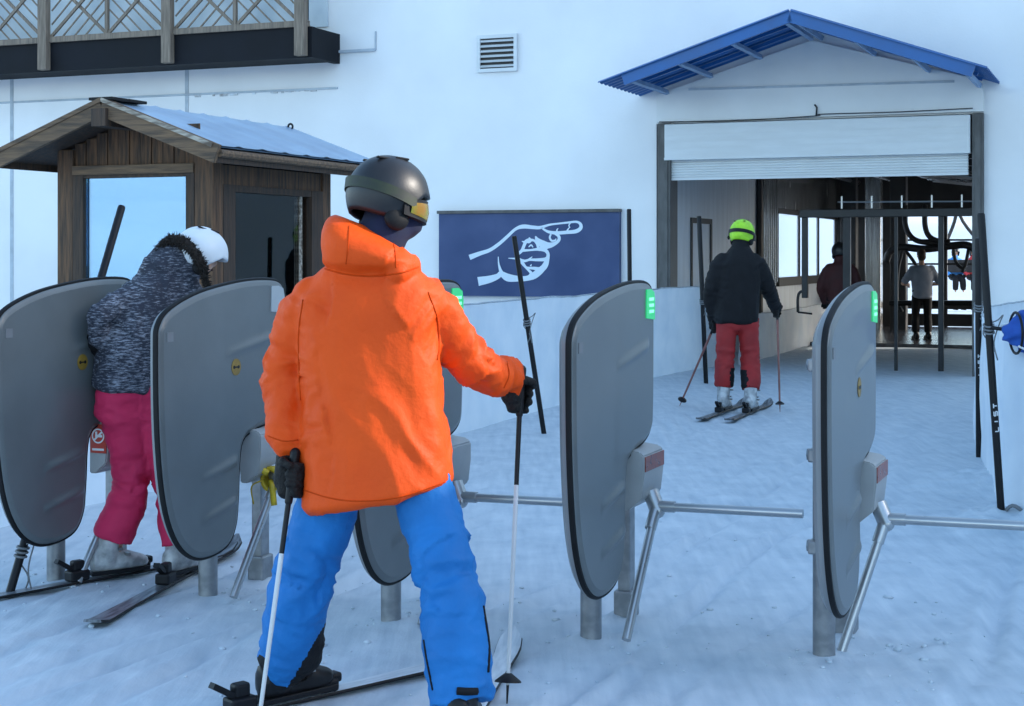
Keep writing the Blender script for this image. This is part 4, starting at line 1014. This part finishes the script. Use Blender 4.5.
def person(label, J, torso, mats, vox=.012, k=1., arm_r=(.088, .08, .064), leg_r=(.118, .105, .105, .1), face=None, head='helmet', helmet=None, gog=True, hair=None,
           collar=True, boots='boot_black', amp=(.006, .007), legmi=None, boot_dir=None, seed=0., bare_arms=False, hands=None, group=None, hem_fn=None, jacket_name='jacket', strapm='strap_green', hood=None):
    base = Vector(((J['anL'].x+J['anR'].x)/2, (J['anL'].y+J['anR'].y)/2, 0))
    t = thing('person', label, 'person', base, 0, group, world=True)
    L = (J['shR']-J['shL']).normalized(); up = (J['neck']-J['pelvis']).normalized(); D = L.cross(up).normalized()
    face = face or -D
    # the body itself: one continuous skin
    mb = MB(); head_shape(mb, J['head'], face, J.get('hup', Z), k)
    mb.capsule([J['head']-Z*.03, J['neck'], J['neck']+(J['pelvis']-J['neck'])*.15], [.056*k, .058*k, .08*k])
    mb.loft([sring(J['neck']+(J['pelvis']-J['neck'])*q, L, D, a*k, b*k, 20) for q, a, b in ((.08, .1, .07), (.2, .155, .085), (.5, .13, .08), (.75, .125, .08), (1., .14, .09), (1.12, .1, .07))])
    for s in 'LR':
        mb.capsule([J['sh'+s], J['el'+s], J['wr'+s]], [.05*k, .042*k, .028*k], 12); mb.capsule([J['hip'+s], J['kn'+s], J['an'+s]+Z*.06], [.075*k, .055*k, .04*k], 12)
        mb.capsule([J['an'+s]+Z*.07, J['an'+s]+Z*.06+J.get('bd'+s, boot_dir).normalized()*.04], [.035*k, .03*k], 10)
    link('body', organic(mb, max(.011, vox), 2, None, 'body', base), 'skin', t)
    # jacket
    mb = MB(); rings = []
    for q in torso: rings.append(sring(q[0], (L+Z*(q[3] if len(q) > 3 else 0)), D, q[1], q[2]))
    mb.loft(rings)
    for s in 'LR':
        pts = crom([J['sh'+s], J['el'+s], J['wr'+s]], 6)
        if bare_arms: pts = crom([J['sh'+s], J['sh'+s]+(J['el'+s]-J['sh'+s])*.75], 4) if False else [J['sh'+s]+(J['el'+s]-J['sh'+s])*q for q in (0, .3, .6, .8)]
        rr = []
        for i in range(len(pts)):
            q = i/(len(pts)-1)*2; rr.append(arm_r[0]+(arm_r[1]-arm_r[0])*q if q < 1 else arm_r[1]+(arm_r[2]-arm_r[1])*(q-1))
        mb.capsule([pts[0]-L*(.03 if s == 'R' else -.03)]+pts[1:], rr, 16) if not bare_arms else mb.capsule(pts, rr, 12)
    if collar:
        mb.capsule([J['neck']+(J['pelvis']-J['neck'])*.06, J['neck']+(J['head']-J['neck'])*.35], [.1*k, .088*k], 16)
    if hood: hood(mb)
    segs = [(J['pelvis'], J['neck'], amp[0], 7)]+[(J['sh'+s], J['el'+s], amp[1], 24) for s in 'LR']+[(J['el'+s], J['wr'+s], amp[1]*.9, 26) for s in 'LR']
    jk = link(jacket_name, organic(mb, vox, 5, folds(segs, seed), jacket_name, base, J.get('jmi')), mats[0], t)
    # trousers
    mb = MB()
    for s in 'LR':
        an = J['an'+s]+Z*J.get('hem', .09)+boot_dir.normalized()*.0; pts = crom([J['hip'+s], J['kn'+s], an], 6); rr = []
        for i in range(len(pts)):
            q = i/(len(pts)-1)*2; rr.append((leg_r[0]+(leg_r[1]-leg_r[0])*q if q < 1 else leg_r[1]+(leg_r[3]-leg_r[1])*(q-1)+.008*math.sin((q-1)*math.pi)))
        mb.tube([pts[0]+Z*.1]+pts, [rr[0]*.9]+rr, 18)
    mb.loft([sring(J['pelvis']+Z*dz, L, D, a*k, b*k, 24) for dz, a, b in ((.12, .12, .08), (.03, .16, .11), (-.08, .165, .115), (-.12, .13, .1))])
    segs = [(J['hip'+s], J['kn'+s], amp[1]*1.15, 18) for s in 'LR']+[(J['kn'+s], J['an'+s], amp[1]*1.25, 20) for s in 'LR']
    tr = link('trousers', organic(mb, vox, 5, folds(segs, seed+3), 'trousers', base, legmi), mats[1], t)
    # gloves / hands
    for s in 'LR':
        h = hands[s] if hands else ('relaxed', None)
        mb = MB()
        if h[0] == 'grip': hand_grip(mb, J['wr'+s], h[1], h[2], k*1.08)
        else: hand_relaxed(mb, J['wr'+s], (J['wr'+s]-J['el'+s]).normalized()*1.0+(h[1] if h[1] else Vector((0, 0, 0))), Vector((0, .8, -.3)), k)
        if bare_arms:
            mb.capsule([J['sh'+s]+(J['el'+s]-J['sh'+s])*.6, J['el'+s], J['wr'+s]], [.048, .045, .034], 10)
        else: mb.capsule([J['wr'+s]+(J['el'+s]-J['wr'+s])*.35, J['wr'+s]], [.042*k, .04*k], 10)
        link('forearm' if bare_arms else 'glove', organic(mb, max(.0055, vox*.45), 2, None, 'glove', base), mats[2], t)
    # boots
    for s in 'LR':
        me, ex = boot_mesh(J['an'+s], J.get('bd'+s, boot_dir), k, 2 if J.get('hem', .09) < .1 else 4)
        for v in me.vertices: v.co -= base
        bo_ = link('ski_boot' if boots else 'shoe', me, boots or 'boot_black', t)
        for nm_, q, m_ in ex: q.build(nm_, m_, bo_, org=base)
    head_parts(t, J['head'], face, J.get('hup', Z), head, helmet, gog, k, hair, strapm=strapm)
    return t, jk, tr

# --- the skier in orange
J = dict(pelvis=at(378, 452, 5.2), neck=at(368, 262, 5.2), head=at(387, 196, 5.22),
         shL=at(306, 300, 5.22), elL=at(286, 375, 5.26), wrL=at(289, 446, 5.18),
         shR=at(425, 294, 5.2), elR=at(474, 366, 5.36), wrR=at(511, 378, 5.53),
         hipL=at(346, 455, 5.2), knL=at(304, 577, 5.22), anL=at(287, 692, 5.32),
         hipR=at(412, 455, 5.18), knR=at(447, 580, 5.04), anR=at(462, 722, 4.95))
J['hem'] = .065; J['hup'] = Vector((.08, .12, 1)); J['bdL'] = Vector((.66, .62, 0)); J['bdR'] = Vector((.11, 1.1, 0))
fdir = Vector((.84, .52, -.12))
s_ = 297.
torso = [(at(377, 500, 5.15), .222, .16, .13), (at(377, 493, 5.15), .249, .182, .12), (at(376, 450, 5.17), .246, .175, .04), (at(372, 400, 5.19), .236, .165), (at(369, 350, 5.2), .238, .16),
         (at(367, 310, 5.2), .238, .155), (at(366, 292, 5.2), .228, .145), (at(367, 278, 5.2), .19, .13), (at(368, 262, 5.2), .13, .11)]
def orange_hood(mb):
    L = Vector((1, .12, -.1)).normalized(); D = Vector((-.12, 1, 0)).normalized()
    # hood lying round the neck: bag at the back, high at the left, falling to the right
    def r(x, y, Y, a_, b_, t_): return sring(at(x, y, Y), Vector((1, .12, -t_)), D, a_, b_)
    mb.loft([r(369, 273, 5.14, .10, .075, .05), r(370, 265, 5.13, .15, .11, .06), r(369, 254, 5.13, .157, .12, .2), r(365, 243, 5.14, .143, .117, .27), r(360, 233, 5.16, .116, .103, .32), r(355, 226, 5.18, .086, .085, .35), r(352, 221, 5.19, .055, .06, .35)])
    mb.capsule([at(404, 258, 5.2), at(412, 266, 5.16), at(398, 270, 5.08)], [.036, .036, .036], 12)
hgR = at(522, 385, 5.58); hgL = at(291, 470, 5.13)
pRt, pRb = at(516, 382, 5.58), at(507, 703, 5.35)
pRt = at(521, 378, 5.58)
pLt, pLb = at(294, 462, 5.12), at(256, 742, 4.93)
gRc = pRt+(pRb-pRt).normalized()*.07; gLc = pLt+(pLb-pLt).normalized()*.06
def blue_mi(c, n):
    # black gaiter at the inner ankle of the left leg, black tabs at the hems
    L_ = c.x < -.45
    a = J['anL'] if L_ else J['anR']; kn = J['knL'] if L_ else J['knR']
    t = (c.z-a.z)/(kn.z-a.z); ax_ = a+(kn-a)*t; ex = c.x-ax_.x; z = c.z
    if L_:
        if ex > .10-(.31-z)*.42 and z < .31: return 1
        if ex < -.08 and .12 < z < .19: return 1
    else:
        pass
    return 0
person('skier in bright orange jacket and blue trousers seen from behind', J, torso, ['orange', ['trouser_blue', 'black_fab'], 'glove'], vox=.0095, face=fdir, helmet='helmet', boot_dir=Vector((.65, .75, 0)),
       leg_r=(.11, .1, .1, .101), legmi=blue_mi, seed=4., amp=(.010, .014), collar=False, hands={'R': ('grip', gRc, pRb-pRt), 'L': ('grip', gLc, pLb-pLt)}, hood=orange_hood, arm_r=(.082, .08, .066))
me = sc.objects.get('person')
osk = [o for o in sc.objects if o.get('label', '').startswith('skier in bright orange')][0]
# neck gaiter, helmet script and drawcord bits
mb = MB(); y = fdir.normalized(); 
mb.capsule([at(380, 240, 5.2), at(388, 224, 5.22), at(390, 214, 5.24)], [.085, .088, .084], 18); mb.ell(J['head']+y*.045-Z*.085, (.085, .08, .062))
link('neck_gaiter', organic(mb, .01, 3, lambda q: .003*noise.noise(Vector((q.x*10, q.y*10, q.z*50))), 'neck_gaiter', ORG[osk.name]), 'navy', osk)
from mathutils.bvhtree import BVHTree
jko = [o for o in osk.children if o.name.startswith('jacket')][0]
org_ = ORG[osk.name]; bvh = BVHTree.FromPolygons([v.co+org_ for v in jko.data.vertices], [p.vertices[:] for p in jko.data.polygons])
eye = Vector((0, 0, CH))
def seam(pix, r=.0028, bvh=bvh, own=jko, m_='orange_seam'):
    pts = []
    for p in crom([Vector((a, b, 0)) for a, b in pix], 8):
        d = (at(p.x, p.y, 5.)-eye).normalized(); h = bvh.ray_cast(eye, d)
        if h[0]: pts.append(h[0]+h[1]*.0005)
    if len(pts) > 3:
        mb = MB(); mb.tube(pts, r, 6); mb.build('seam' if m_ == 'orange_seam' else ('zip' if r < .01 else 'hem_tab'), m_, own, org=org_, smooth=True)
seam([(322, 268), (345, 274), (372, 276), (400, 273), (421, 266)])
seam([(303, 300), (299, 330), (299, 365), (301, 400)]); seam([(428, 292), (437, 318), (439, 345), (437, 360)])
seam([(301, 489), (330, 498), (360, 501), (400, 497), (449, 481)], .0022)
seam([(268, 436), (283, 441), (298, 440)], .0022); seam([(507, 362), (509, 375), (504, 388)], .0022)
seam([(349, 226), (348, 245), (346, 264)], .002); seam([(392, 238), (395, 252), (396, 268)], .002)
tro = [o for o in osk.children if o.name.startswith('trousers')][0]
bv2 = BVHTree.FromPolygons([v.co+org_ for v in tro.data.vertices], [p.vertices[:] for p in tro.data.polygons])
seam([(483, 606), (486, 625), (489, 648), (488, 672)], .005, bv2, tro, 'black_fab')
seam([(424, 640), (427, 660), (433, 690)], .004, bv2, tro, 'black_fab')
seam([(457, 691), (467, 691.5), (477, 691)], .0125, bv2, tro, 'black_fab')
pole('ski pole in the right glove of the orange skier', pRt-(pRb-pRt).normalized()*.02, pRb, group='poles of the orange skier')
pole('ski pole in the left glove of the orange skier', pLt-(pLb-pLt).normalized()*.02, pLb, group='poles of the orange skier')
ski('pale ski under the left boot of the orange skier', J['anL']*1., Vector((.66, .62, 0)), front=.82, back=.8, group='skis of the orange skier')
ski('pale ski under the right boot of the orange skier', J['anR'], Vector((.15, 1.1, 0)), front=1.22, back=.75, group='skis of the orange skier')

# --- the woman bending over between the left gates
Jw = dict(pelvis=at(128, 400, 7.4), neck=at(176, 270, 7.5), head=at(200, 253, 7.52),
          shL=at(146, 293, 7.42), elL=at(104, 312, 7.25), wrL=at(97, 336, 7.32), shR=at(198, 297, 7.6), elR=at(222, 340, 7.75), wrR=at(240, 370, 7.95),
          hipL=at(120, 405, 7.38), knL=at(131, 482, 7.4), anL=at(112, 568, 7.38), hipR=at(146, 405, 7.45), knR=at(172, 482, 7.42), anR=at(181, 574, 7.36))
Jw['hem'] = .14; Jw['bdL'] = Vector((.8, .6, 0)); Jw['bdR'] = Vector((.45, .9, 0))
Jw['hup'] = Vector((.35, .25, .9))
def w_hood(mb):
    mb.capsule([at(160, 272, 7.46), at(172, 257, 7.48), at(186, 262, 7.5)], [.10, .105, .1], 14)
torso_w = [(at(124, 393, 7.4), .12, .1), (at(124, 388, 7.4), .152, .13), (at(129, 365, 7.4), .158, .135), (at(140, 335, 7.42), .158, .135), (at(150, 308, 7.45), .185, .14), (at(162, 288, 7.47), .18, .125), (at(170, 275, 7.48), .13, .11)]
person('woman in patterned grey coat and pink trousers leaning over the gate', Jw, torso_w, ['knit', 'pink', 'black_fab'], vox=.0105, face=Vector((.8, .5, -.35)), helmet='white_helmet', boots='boot_white',
       boot_dir=Vector((.88, .48, 0)), leg_r=(.104, .084, .084, .094), seed=9., amp=(.010, .014), hands={'L': ('relaxed', None), 'R': ('relaxed', None)}, hood=w_hood, jacket_name='coat', arm_r=(.07, .055, .05), gog=False, k=.94)
wsk = [o for o in sc.objects if o.get('label', '').startswith('woman in patterned')][0]
mb = MB(); random.seed(2)
fp = crom([at(160, 248, 7.42), at(168, 241, 7.40), at(179, 240, 7.39), at(189, 247, 7.38), at(198, 258, 7.39), at(204, 271, 7.41), at(207, 286, 7.44)], 7)
fr_ = [.012+.012*math.sin(math.pi*min(1, i/(len(fp)-1)*1.1)) for i in range(len(fp))]
mb.capsule(fp, fr_, 10)
fx = at(190, 262, 7.45)
for i in range(1500):
    k = random.randrange(len(fp)); a = random.random()*2*math.pi; p = fp[k]
    rd = Vector((random.gauss(0, 1), random.gauss(0, 1), random.gauss(0, 1))).normalized()
    st_ = p+rd*fr_[k]*.9; tip = st_+rd*random.uniform(.006, .018)+Vector((random.gauss(0, .006), random.gauss(0, .006), random.gauss(0, .006)))
    mb.tube([st_, tip], [.004, .0008], 3, caps=False)
mb.build('fur_trim', 'fur', wsk, smooth=True)
ski('dark ski under the left boot of the woman', Jw['anL'], Vector((.6, .68, 0)), 'ski_dark', front=.75, back=.98, group='skis of the woman')
ski('dark ski under the right boot of the woman', Jw['anR'], Vector((.16, .97, 0)), 'ski_dark', front=.8, back=.98, group='skis of the woman')

# --- the skier with the lime helmet walking to the door
Yg = 15.3
Jg = dict(hem=.13, pelvis=at(737, 318, Yg), neck=at(740, 250, Yg), head=at(742, 233, Yg+.05), shL=at(720, 261, Yg), elL=at(711, 292, Yg), wrL=at(714, 318, Yg+.1),
          shR=at(757, 261, Yg), elR=at(768, 288, Yg+.1), wrR=at(776, 308, Yg+.35), hipL=at(727, 320, Yg), knL=at(725, 360, Yg), anL=at(724, 400, Yg), hipR=at(748, 320, Yg), knR=at(750, 360, Yg), anR=at(751, 403, Yg-.1))
torso_g = [(at(736, 324, Yg), .19, .13), (at(736, 321, Yg), .215, .15), (at(737, 300, Yg), .215, .15), (at(738, 280, Yg), .22, .15), (at(739, 264, Yg), .21, .14), (at(740, 255, Yg), .15, .12), (at(740, 249, Yg), .11, .1)]
gt, gb = at(777, 306, Yg+.38), at(780, 411, Yg+.1); lt, lb_ = at(716, 322, Yg+.05), at(680, 405, 15.9)
def g_mi(c, n):
    for a, sg_ in ((Jg['anL'], 1), (Jg['anR'], -1)):
        q = c-a
        if abs(q.x) < .13 and q.z < .32 and n.x*sg_ > .45: return 1
    return 0
person('skier in black jacket, red trousers and lime green helmet', Jg, torso_g, ['black_fab', ['red_trous', 'black_fab'], 'glove'], vox=.016, face=Vector((.5, .85, 0)), helmet='green_helmet', boots='boot_white', boot_dir=N, seed=14.,
       hands={'R': ('grip', gt+(gb-gt).normalized()*.06, gb-gt), 'L': ('grip', lt+(lb_-lt).normalized()*.06, lb_-lt)}, leg_r=(.105, .092, .096, .094), legmi=g_mi, amp=(.008, .011), strapm='black')
pole('red ski pole in the right hand of the lime helmet skier', gt, gb, 'red_pole', 'red_pole', group='poles of the lime helmet skier', r=.012)
pole('red ski pole in the left hand of the lime helmet skier', lt, lb_, 'red_pole', 'red_pole', group='poles of the lime helmet skier', r=.012)
ski('dark ski under the left boot of the lime helmet skier', Jg['anL'], N, 'ski_dark', front=.85, back=.9, group='skis of the lime helmet skier')
ski('dark ski under the right boot of the lime helmet skier', Jg['anR'], N, 'ski_dark', front=.85, back=.9, group='skis of the lime helmet skier')

# --- simple standing people further off share one pose, each with its own place and clothes
def standing(label, cx, feet_y_world, head_py, mats, Yp, turn=0., hair=None, helmet=None, elbow=.12, fwd=.25, bare=False, boots='boot_black', vox=.02, facing=1, hands_z=1.0, sit=False, base_z=0.):
    s = F/Yp; X = (cx-CX)/s
    topz = CH+(HY-head_py)/s-base_z
    k = topz/1.84
    ca, sa = math.cos(turn), math.sin(turn)
    def p(a, b, c): return Vector((X+(a*ca+b*sa)*k, Yp+(-a*sa+b*ca)*k, base_z+c*k))
    f = facing
    j = dict(pelvis=p(0, 0, .95), neck=p(0, .02*f, 1.5), head=p(0, .05*f, 1.69), shL=p(-.18, 0, 1.42), shR=p(.18, 0, 1.42), elL=p(-.26-elbow*.2, .03*f, 1.14), elR=p(.26+elbow*.2, .03*f, 1.14),
             wrL=p(-.22, fwd*f, hands_z), wrR=p(.22, fwd*f, hands_z), hipL=p(-.1, 0, .93), hipR=p(.1, 0, .93), knL=p(-.12, .02*f, .5), knR=p(.12, .02*f, .5), anL=p(-.12, 0, .08), anR=p(.12, 0, .08))
    if sit:
        j.update(knL=p(-.11, .42*f, .86), knR=p(.11, .42*f, .86), anL=p(-.12, .46*f, .42), anR=p(.12, .46*f, .42))
    tr_ = [(p(0, 0, .84), .16*k, .11*k), (p(0, 0, .87), .2*k, .14*k), (p(0, 0, 1.05), .195*k, .135*k), (p(0, 0, 1.25), .21*k, .14*k), (p(0, 0, 1.38), .205*k, .13*k), (p(0, 0, 1.46), .14*k, .11*k), (p(0, 0, 1.5), .1*k, .09*k)]
    face = Vector((sa*f, ca*f, 0))
    return person(label, j, tr_, mats, vox=vox, k=k, face=face, helmet=helmet, head='helmet' if helmet else 'bare', hair=hair, boots=boots, boot_dir=face, seed=cx*.01, bare_arms=bare,
                  arm_r=(.085*k, .072*k, .06*k) if not bare else (.08*k, .075*k, .075*k), collar=not bare, gog=False, leg_r=(.105*k, .085*k, .08*k, .08*k) if not bare else (.1*k, .075*k, .07*k, .07*k))
standing('skier in dark maroon jacket standing inside the tunnel', 840, 0, 241, ['maroon', 'black_fab', 'glove'], 22.6, helmet='helmet', turn=.1, fwd=.12, hands_z=.92)
mp0, mp1 = at(836, 300, 22.75), at(818, 345, 22.6)
pole('dark ski pole held by the maroon jacket skier', at(833, 296, 22.7), at(816, 358, 23.2), 'black', 'black', r=.012)
standing('man in grey blue short sleeved shirt and dark trousers at the lift', 922, 0, 247.5, ['shirt', 'black_fab', 'skin'], 27.6, hair='hair', turn=-.05, bare=True, elbow=.5, fwd=.22, hands_z=1.12, boots=None)
# --- attendant inside the hut
hp = at(244, 255, 12.05)
a_ = (hp.x/hp.y)*F+CX
standing('attendant in yellow hat behind the hut window', a_, 0, 205, ['black_fab', 'black_fab', 'skin'], hp.y, hair='yellow_hat', turn=-.5, facing=-1, vox=.02, fwd=.15, hands_z=1.0)

# ------------------------------------------------------------------ chairlift seen through the rear opening
def wt(px, py, v):
    u, z = wp(px, py, v); return P0+U*u+N*v+Z*z
# entry portal with overhead beam (in the door)
PV = 1.0
pt0 = thing('entry_portal', 'black steel portal frame with overhead beam inside the door', 'portal', P0+N*PV+U*wp(848, 250, PV)[0], -TH)
ub = wp(848, 250, PV)[0]; zb_ = wp(880, 213, PV)[1]
mb = MB(); mb.bx(wp(800, 213, PV)[0]-ub, DW+1.2-ub, -.05, .05, zb_-.055, zb_+.055, bev=.008); mb.build('beam', 'dark_metal', pt0)
for px, w, zb2 in ((805, .08, wp(805, 298, PV)[1]), (847, .10, -.1), (941, .07, -.1), (896, .045, -.1)):
    u = wp(px, 250, PV)[0]-ub; mb = MB(); mb.bx(u-w/2, u+w/2, -w/2, w/2, zb2, zb_-.056, bev=.006)
    if px == 805: mb.tube(crom([Vector((u, 0, zb2+.1)), Vector((u-.07, 0, zb2+.08)), Vector((u-.1, 0, zb2)), Vector((u-.1, 0, zb2-.2))], 5), .02, 8); mb.tube([(u-.1, 0, zb2-.2), (u+.1, 0, zb2-.22)], .015, 6)
    mb.build('upright', 'dark_metal', pt0)
mb = MB(); mb.tube([(wp(838, 203, PV)[0]-ub, -.02, wp(838, 202, PV)[1]), (DW+1-ub, -.02, wp(960, 202, PV)[1])], .012, 6)
for q in range(5): 
    u = wp(842+q*30, 202, PV)[0]-ub; mb.bx(u-.01, u+.01, -.03, -.01, wp(842, 205, PV)[1]-.05, wp(842, 200, PV)[1]+.05)
mb.build('sensor_wire', 'steel', pt0, smooth=40)
# nearest chair: curved hangers, bow, seats
CV = 10.6
ch = thing('chairlift_chair', 'dark chairlift chair with curved hangers above the grey shirted man', 'chairlift chair', wt(925, 330, CV), 0, 'chairlift chairs', world=True)
def ctube(pts, r, v=CV): return [wt(px, py, v) for px, py in pts]
mb = MB()
for pts in ([(905, 205), (905, 222), (909, 234), (918, 241), (935, 243), (950, 243)], [(925, 205), (925, 225), (929, 236), (938, 241), (950, 243)]): mb.tube(crom(ctube(pts, 0), 5), .055, 10)
mb.build('hanger', 'dark_metal', ch, smooth=True)
mb = MB(); mb.tube(crom(ctube([(886, 262), (890, 252), (900, 247), (925, 249), (950, 246), (966, 245), (976, 250)], 0), 5), .075, 10); mb.build('bow', 'dark_metal', ch, smooth=True)
mb = MB()
for pts in ([(903, 247), (898, 270), (897, 300), (902, 312)], [(905, 250), (914, 262), (918, 272), (915, 285)], [(953, 247), (956, 262), (964, 270)], [(969, 247), (966, 262), (962, 272)]): mb = MB(); mb.tube(crom(ctube(pts, 0), 5), .035, 8); mb.build('seat_frame', 'dark_metal', ch, smooth=True)
mb = MB(); a, b = wt(890, 303, CV), wt(976, 303, CV); mb.bar(a, b, .4, .1, bev=.03); mb.build('seat', 'rubber', ch)
# far chair with two riders, out in the sun
FV = 24.
fc2 = thing('chairlift_chair', 'distant chairlift chair carrying two riders', 'chairlift chair', wt(960, 285, FV), 0, 'chairlift chairs', world=True)
mb = MB(); mb.bar(wt(944, 276, FV), wt(984, 276, FV), .4, .06); mb.bar(wt(944, 266, FV)+N*-.22, wt(984, 266, FV)+N*-.22, .05, .35); mb.build('seat', 'dark_metal', fc2)
mb = MB(); mb.tube(crom([wt(944, 276, FV), wt(944, 250, FV), wt(956, 215, FV), wt(957, 170, FV)], 6), .05, 8); mb.tube(crom([wt(984, 276, FV), wt(984, 250, FV), wt(960, 215, FV), wt(957, 170, FV)], 6), .05, 8)
mb.build('hanger', 'dark_metal', fc2, smooth=True)
pA, pB = wt(955, 275, FV), wt(973, 275, FV)
zA = pA.z-.95*.95
standing('distant chairlift rider in bright blue jacket', 955, 0, 247+0, ['sky_blue', 'black_fab', 'glove'], pA.y, helmet='helmet', vox=.035, facing=-1, sit=True, base_z=zA)
standing('distant chairlift rider in red jacket', 973, 0, 247+0, ['bright_red', 'black_fab', 'glove'], pB.y, helmet='helmet', vox=.035, facing=-1, sit=True, base_z=zA)

# ------------------------------------------------------------------ light, sky, camera
EL, AZ = R(24), R(88)                                    # low sun at the right, behind the added shading block
w = bpy.data.worlds.new('World'); sc.world = w; w.use_nodes = True; nt = w.node_tree
sky = nt.nodes.new('ShaderNodeTexSky'); sky.sky_type = 'NISHITA'; sky.sun_disc = False; sky.sun_elevation = EL; sky.sun_rotation = AZ
sky.altitude = 300; sky.air_density = 1.0; sky.dust_density = 1.2; sky.ozone_density = .6
hs = nt.nodes.new('ShaderNodeHueSaturation'); hs.inputs['Hue'].default_value = .492; hs.inputs['Saturation'].default_value = 1.06; nt.links.new(sky.outputs[0], hs.inputs['Color']); nt.links.new(hs.outputs[0], nt.nodes['Background'].inputs[0]); nt.nodes['Background'].inputs[1].default_value = .52
sl = bpy.data.lights.new('sun', 'SUN'); sl.energy = 5.0; sl.angle = R(.5); sl.color = (1, .94, .85)
so_ = bpy.data.objects.new('sun', sl); col.objects.link(so_)
sdir = Vector((math.sin(AZ)*math.cos(EL), math.cos(AZ)*math.cos(EL), math.sin(EL)))
so_.rotation_euler = sdir.to_track_quat('Z', 'Y').to_euler(); so_.location = sdir*60
cd = bpy.data.cameras.new('camera'); co = bpy.data.objects.new('camera', cd); col.objects.link(co)
co.location = (0, 0, CH); co.rotation_euler = (R(90), 0, 0)
cd.sensor_width = 36; cd.lens = F/1024*36; cd.shift_y = (HY-353)/1024; cd.clip_end = 3000; cd.clip_start = .05
sc.camera = co
sc.render.resolution_x, sc.render.resolution_y = 1024, 706
sc.view_settings.view_transform = 'Standard'; sc.view_settings.look = 'None'; sc.view_settings.exposure = 0
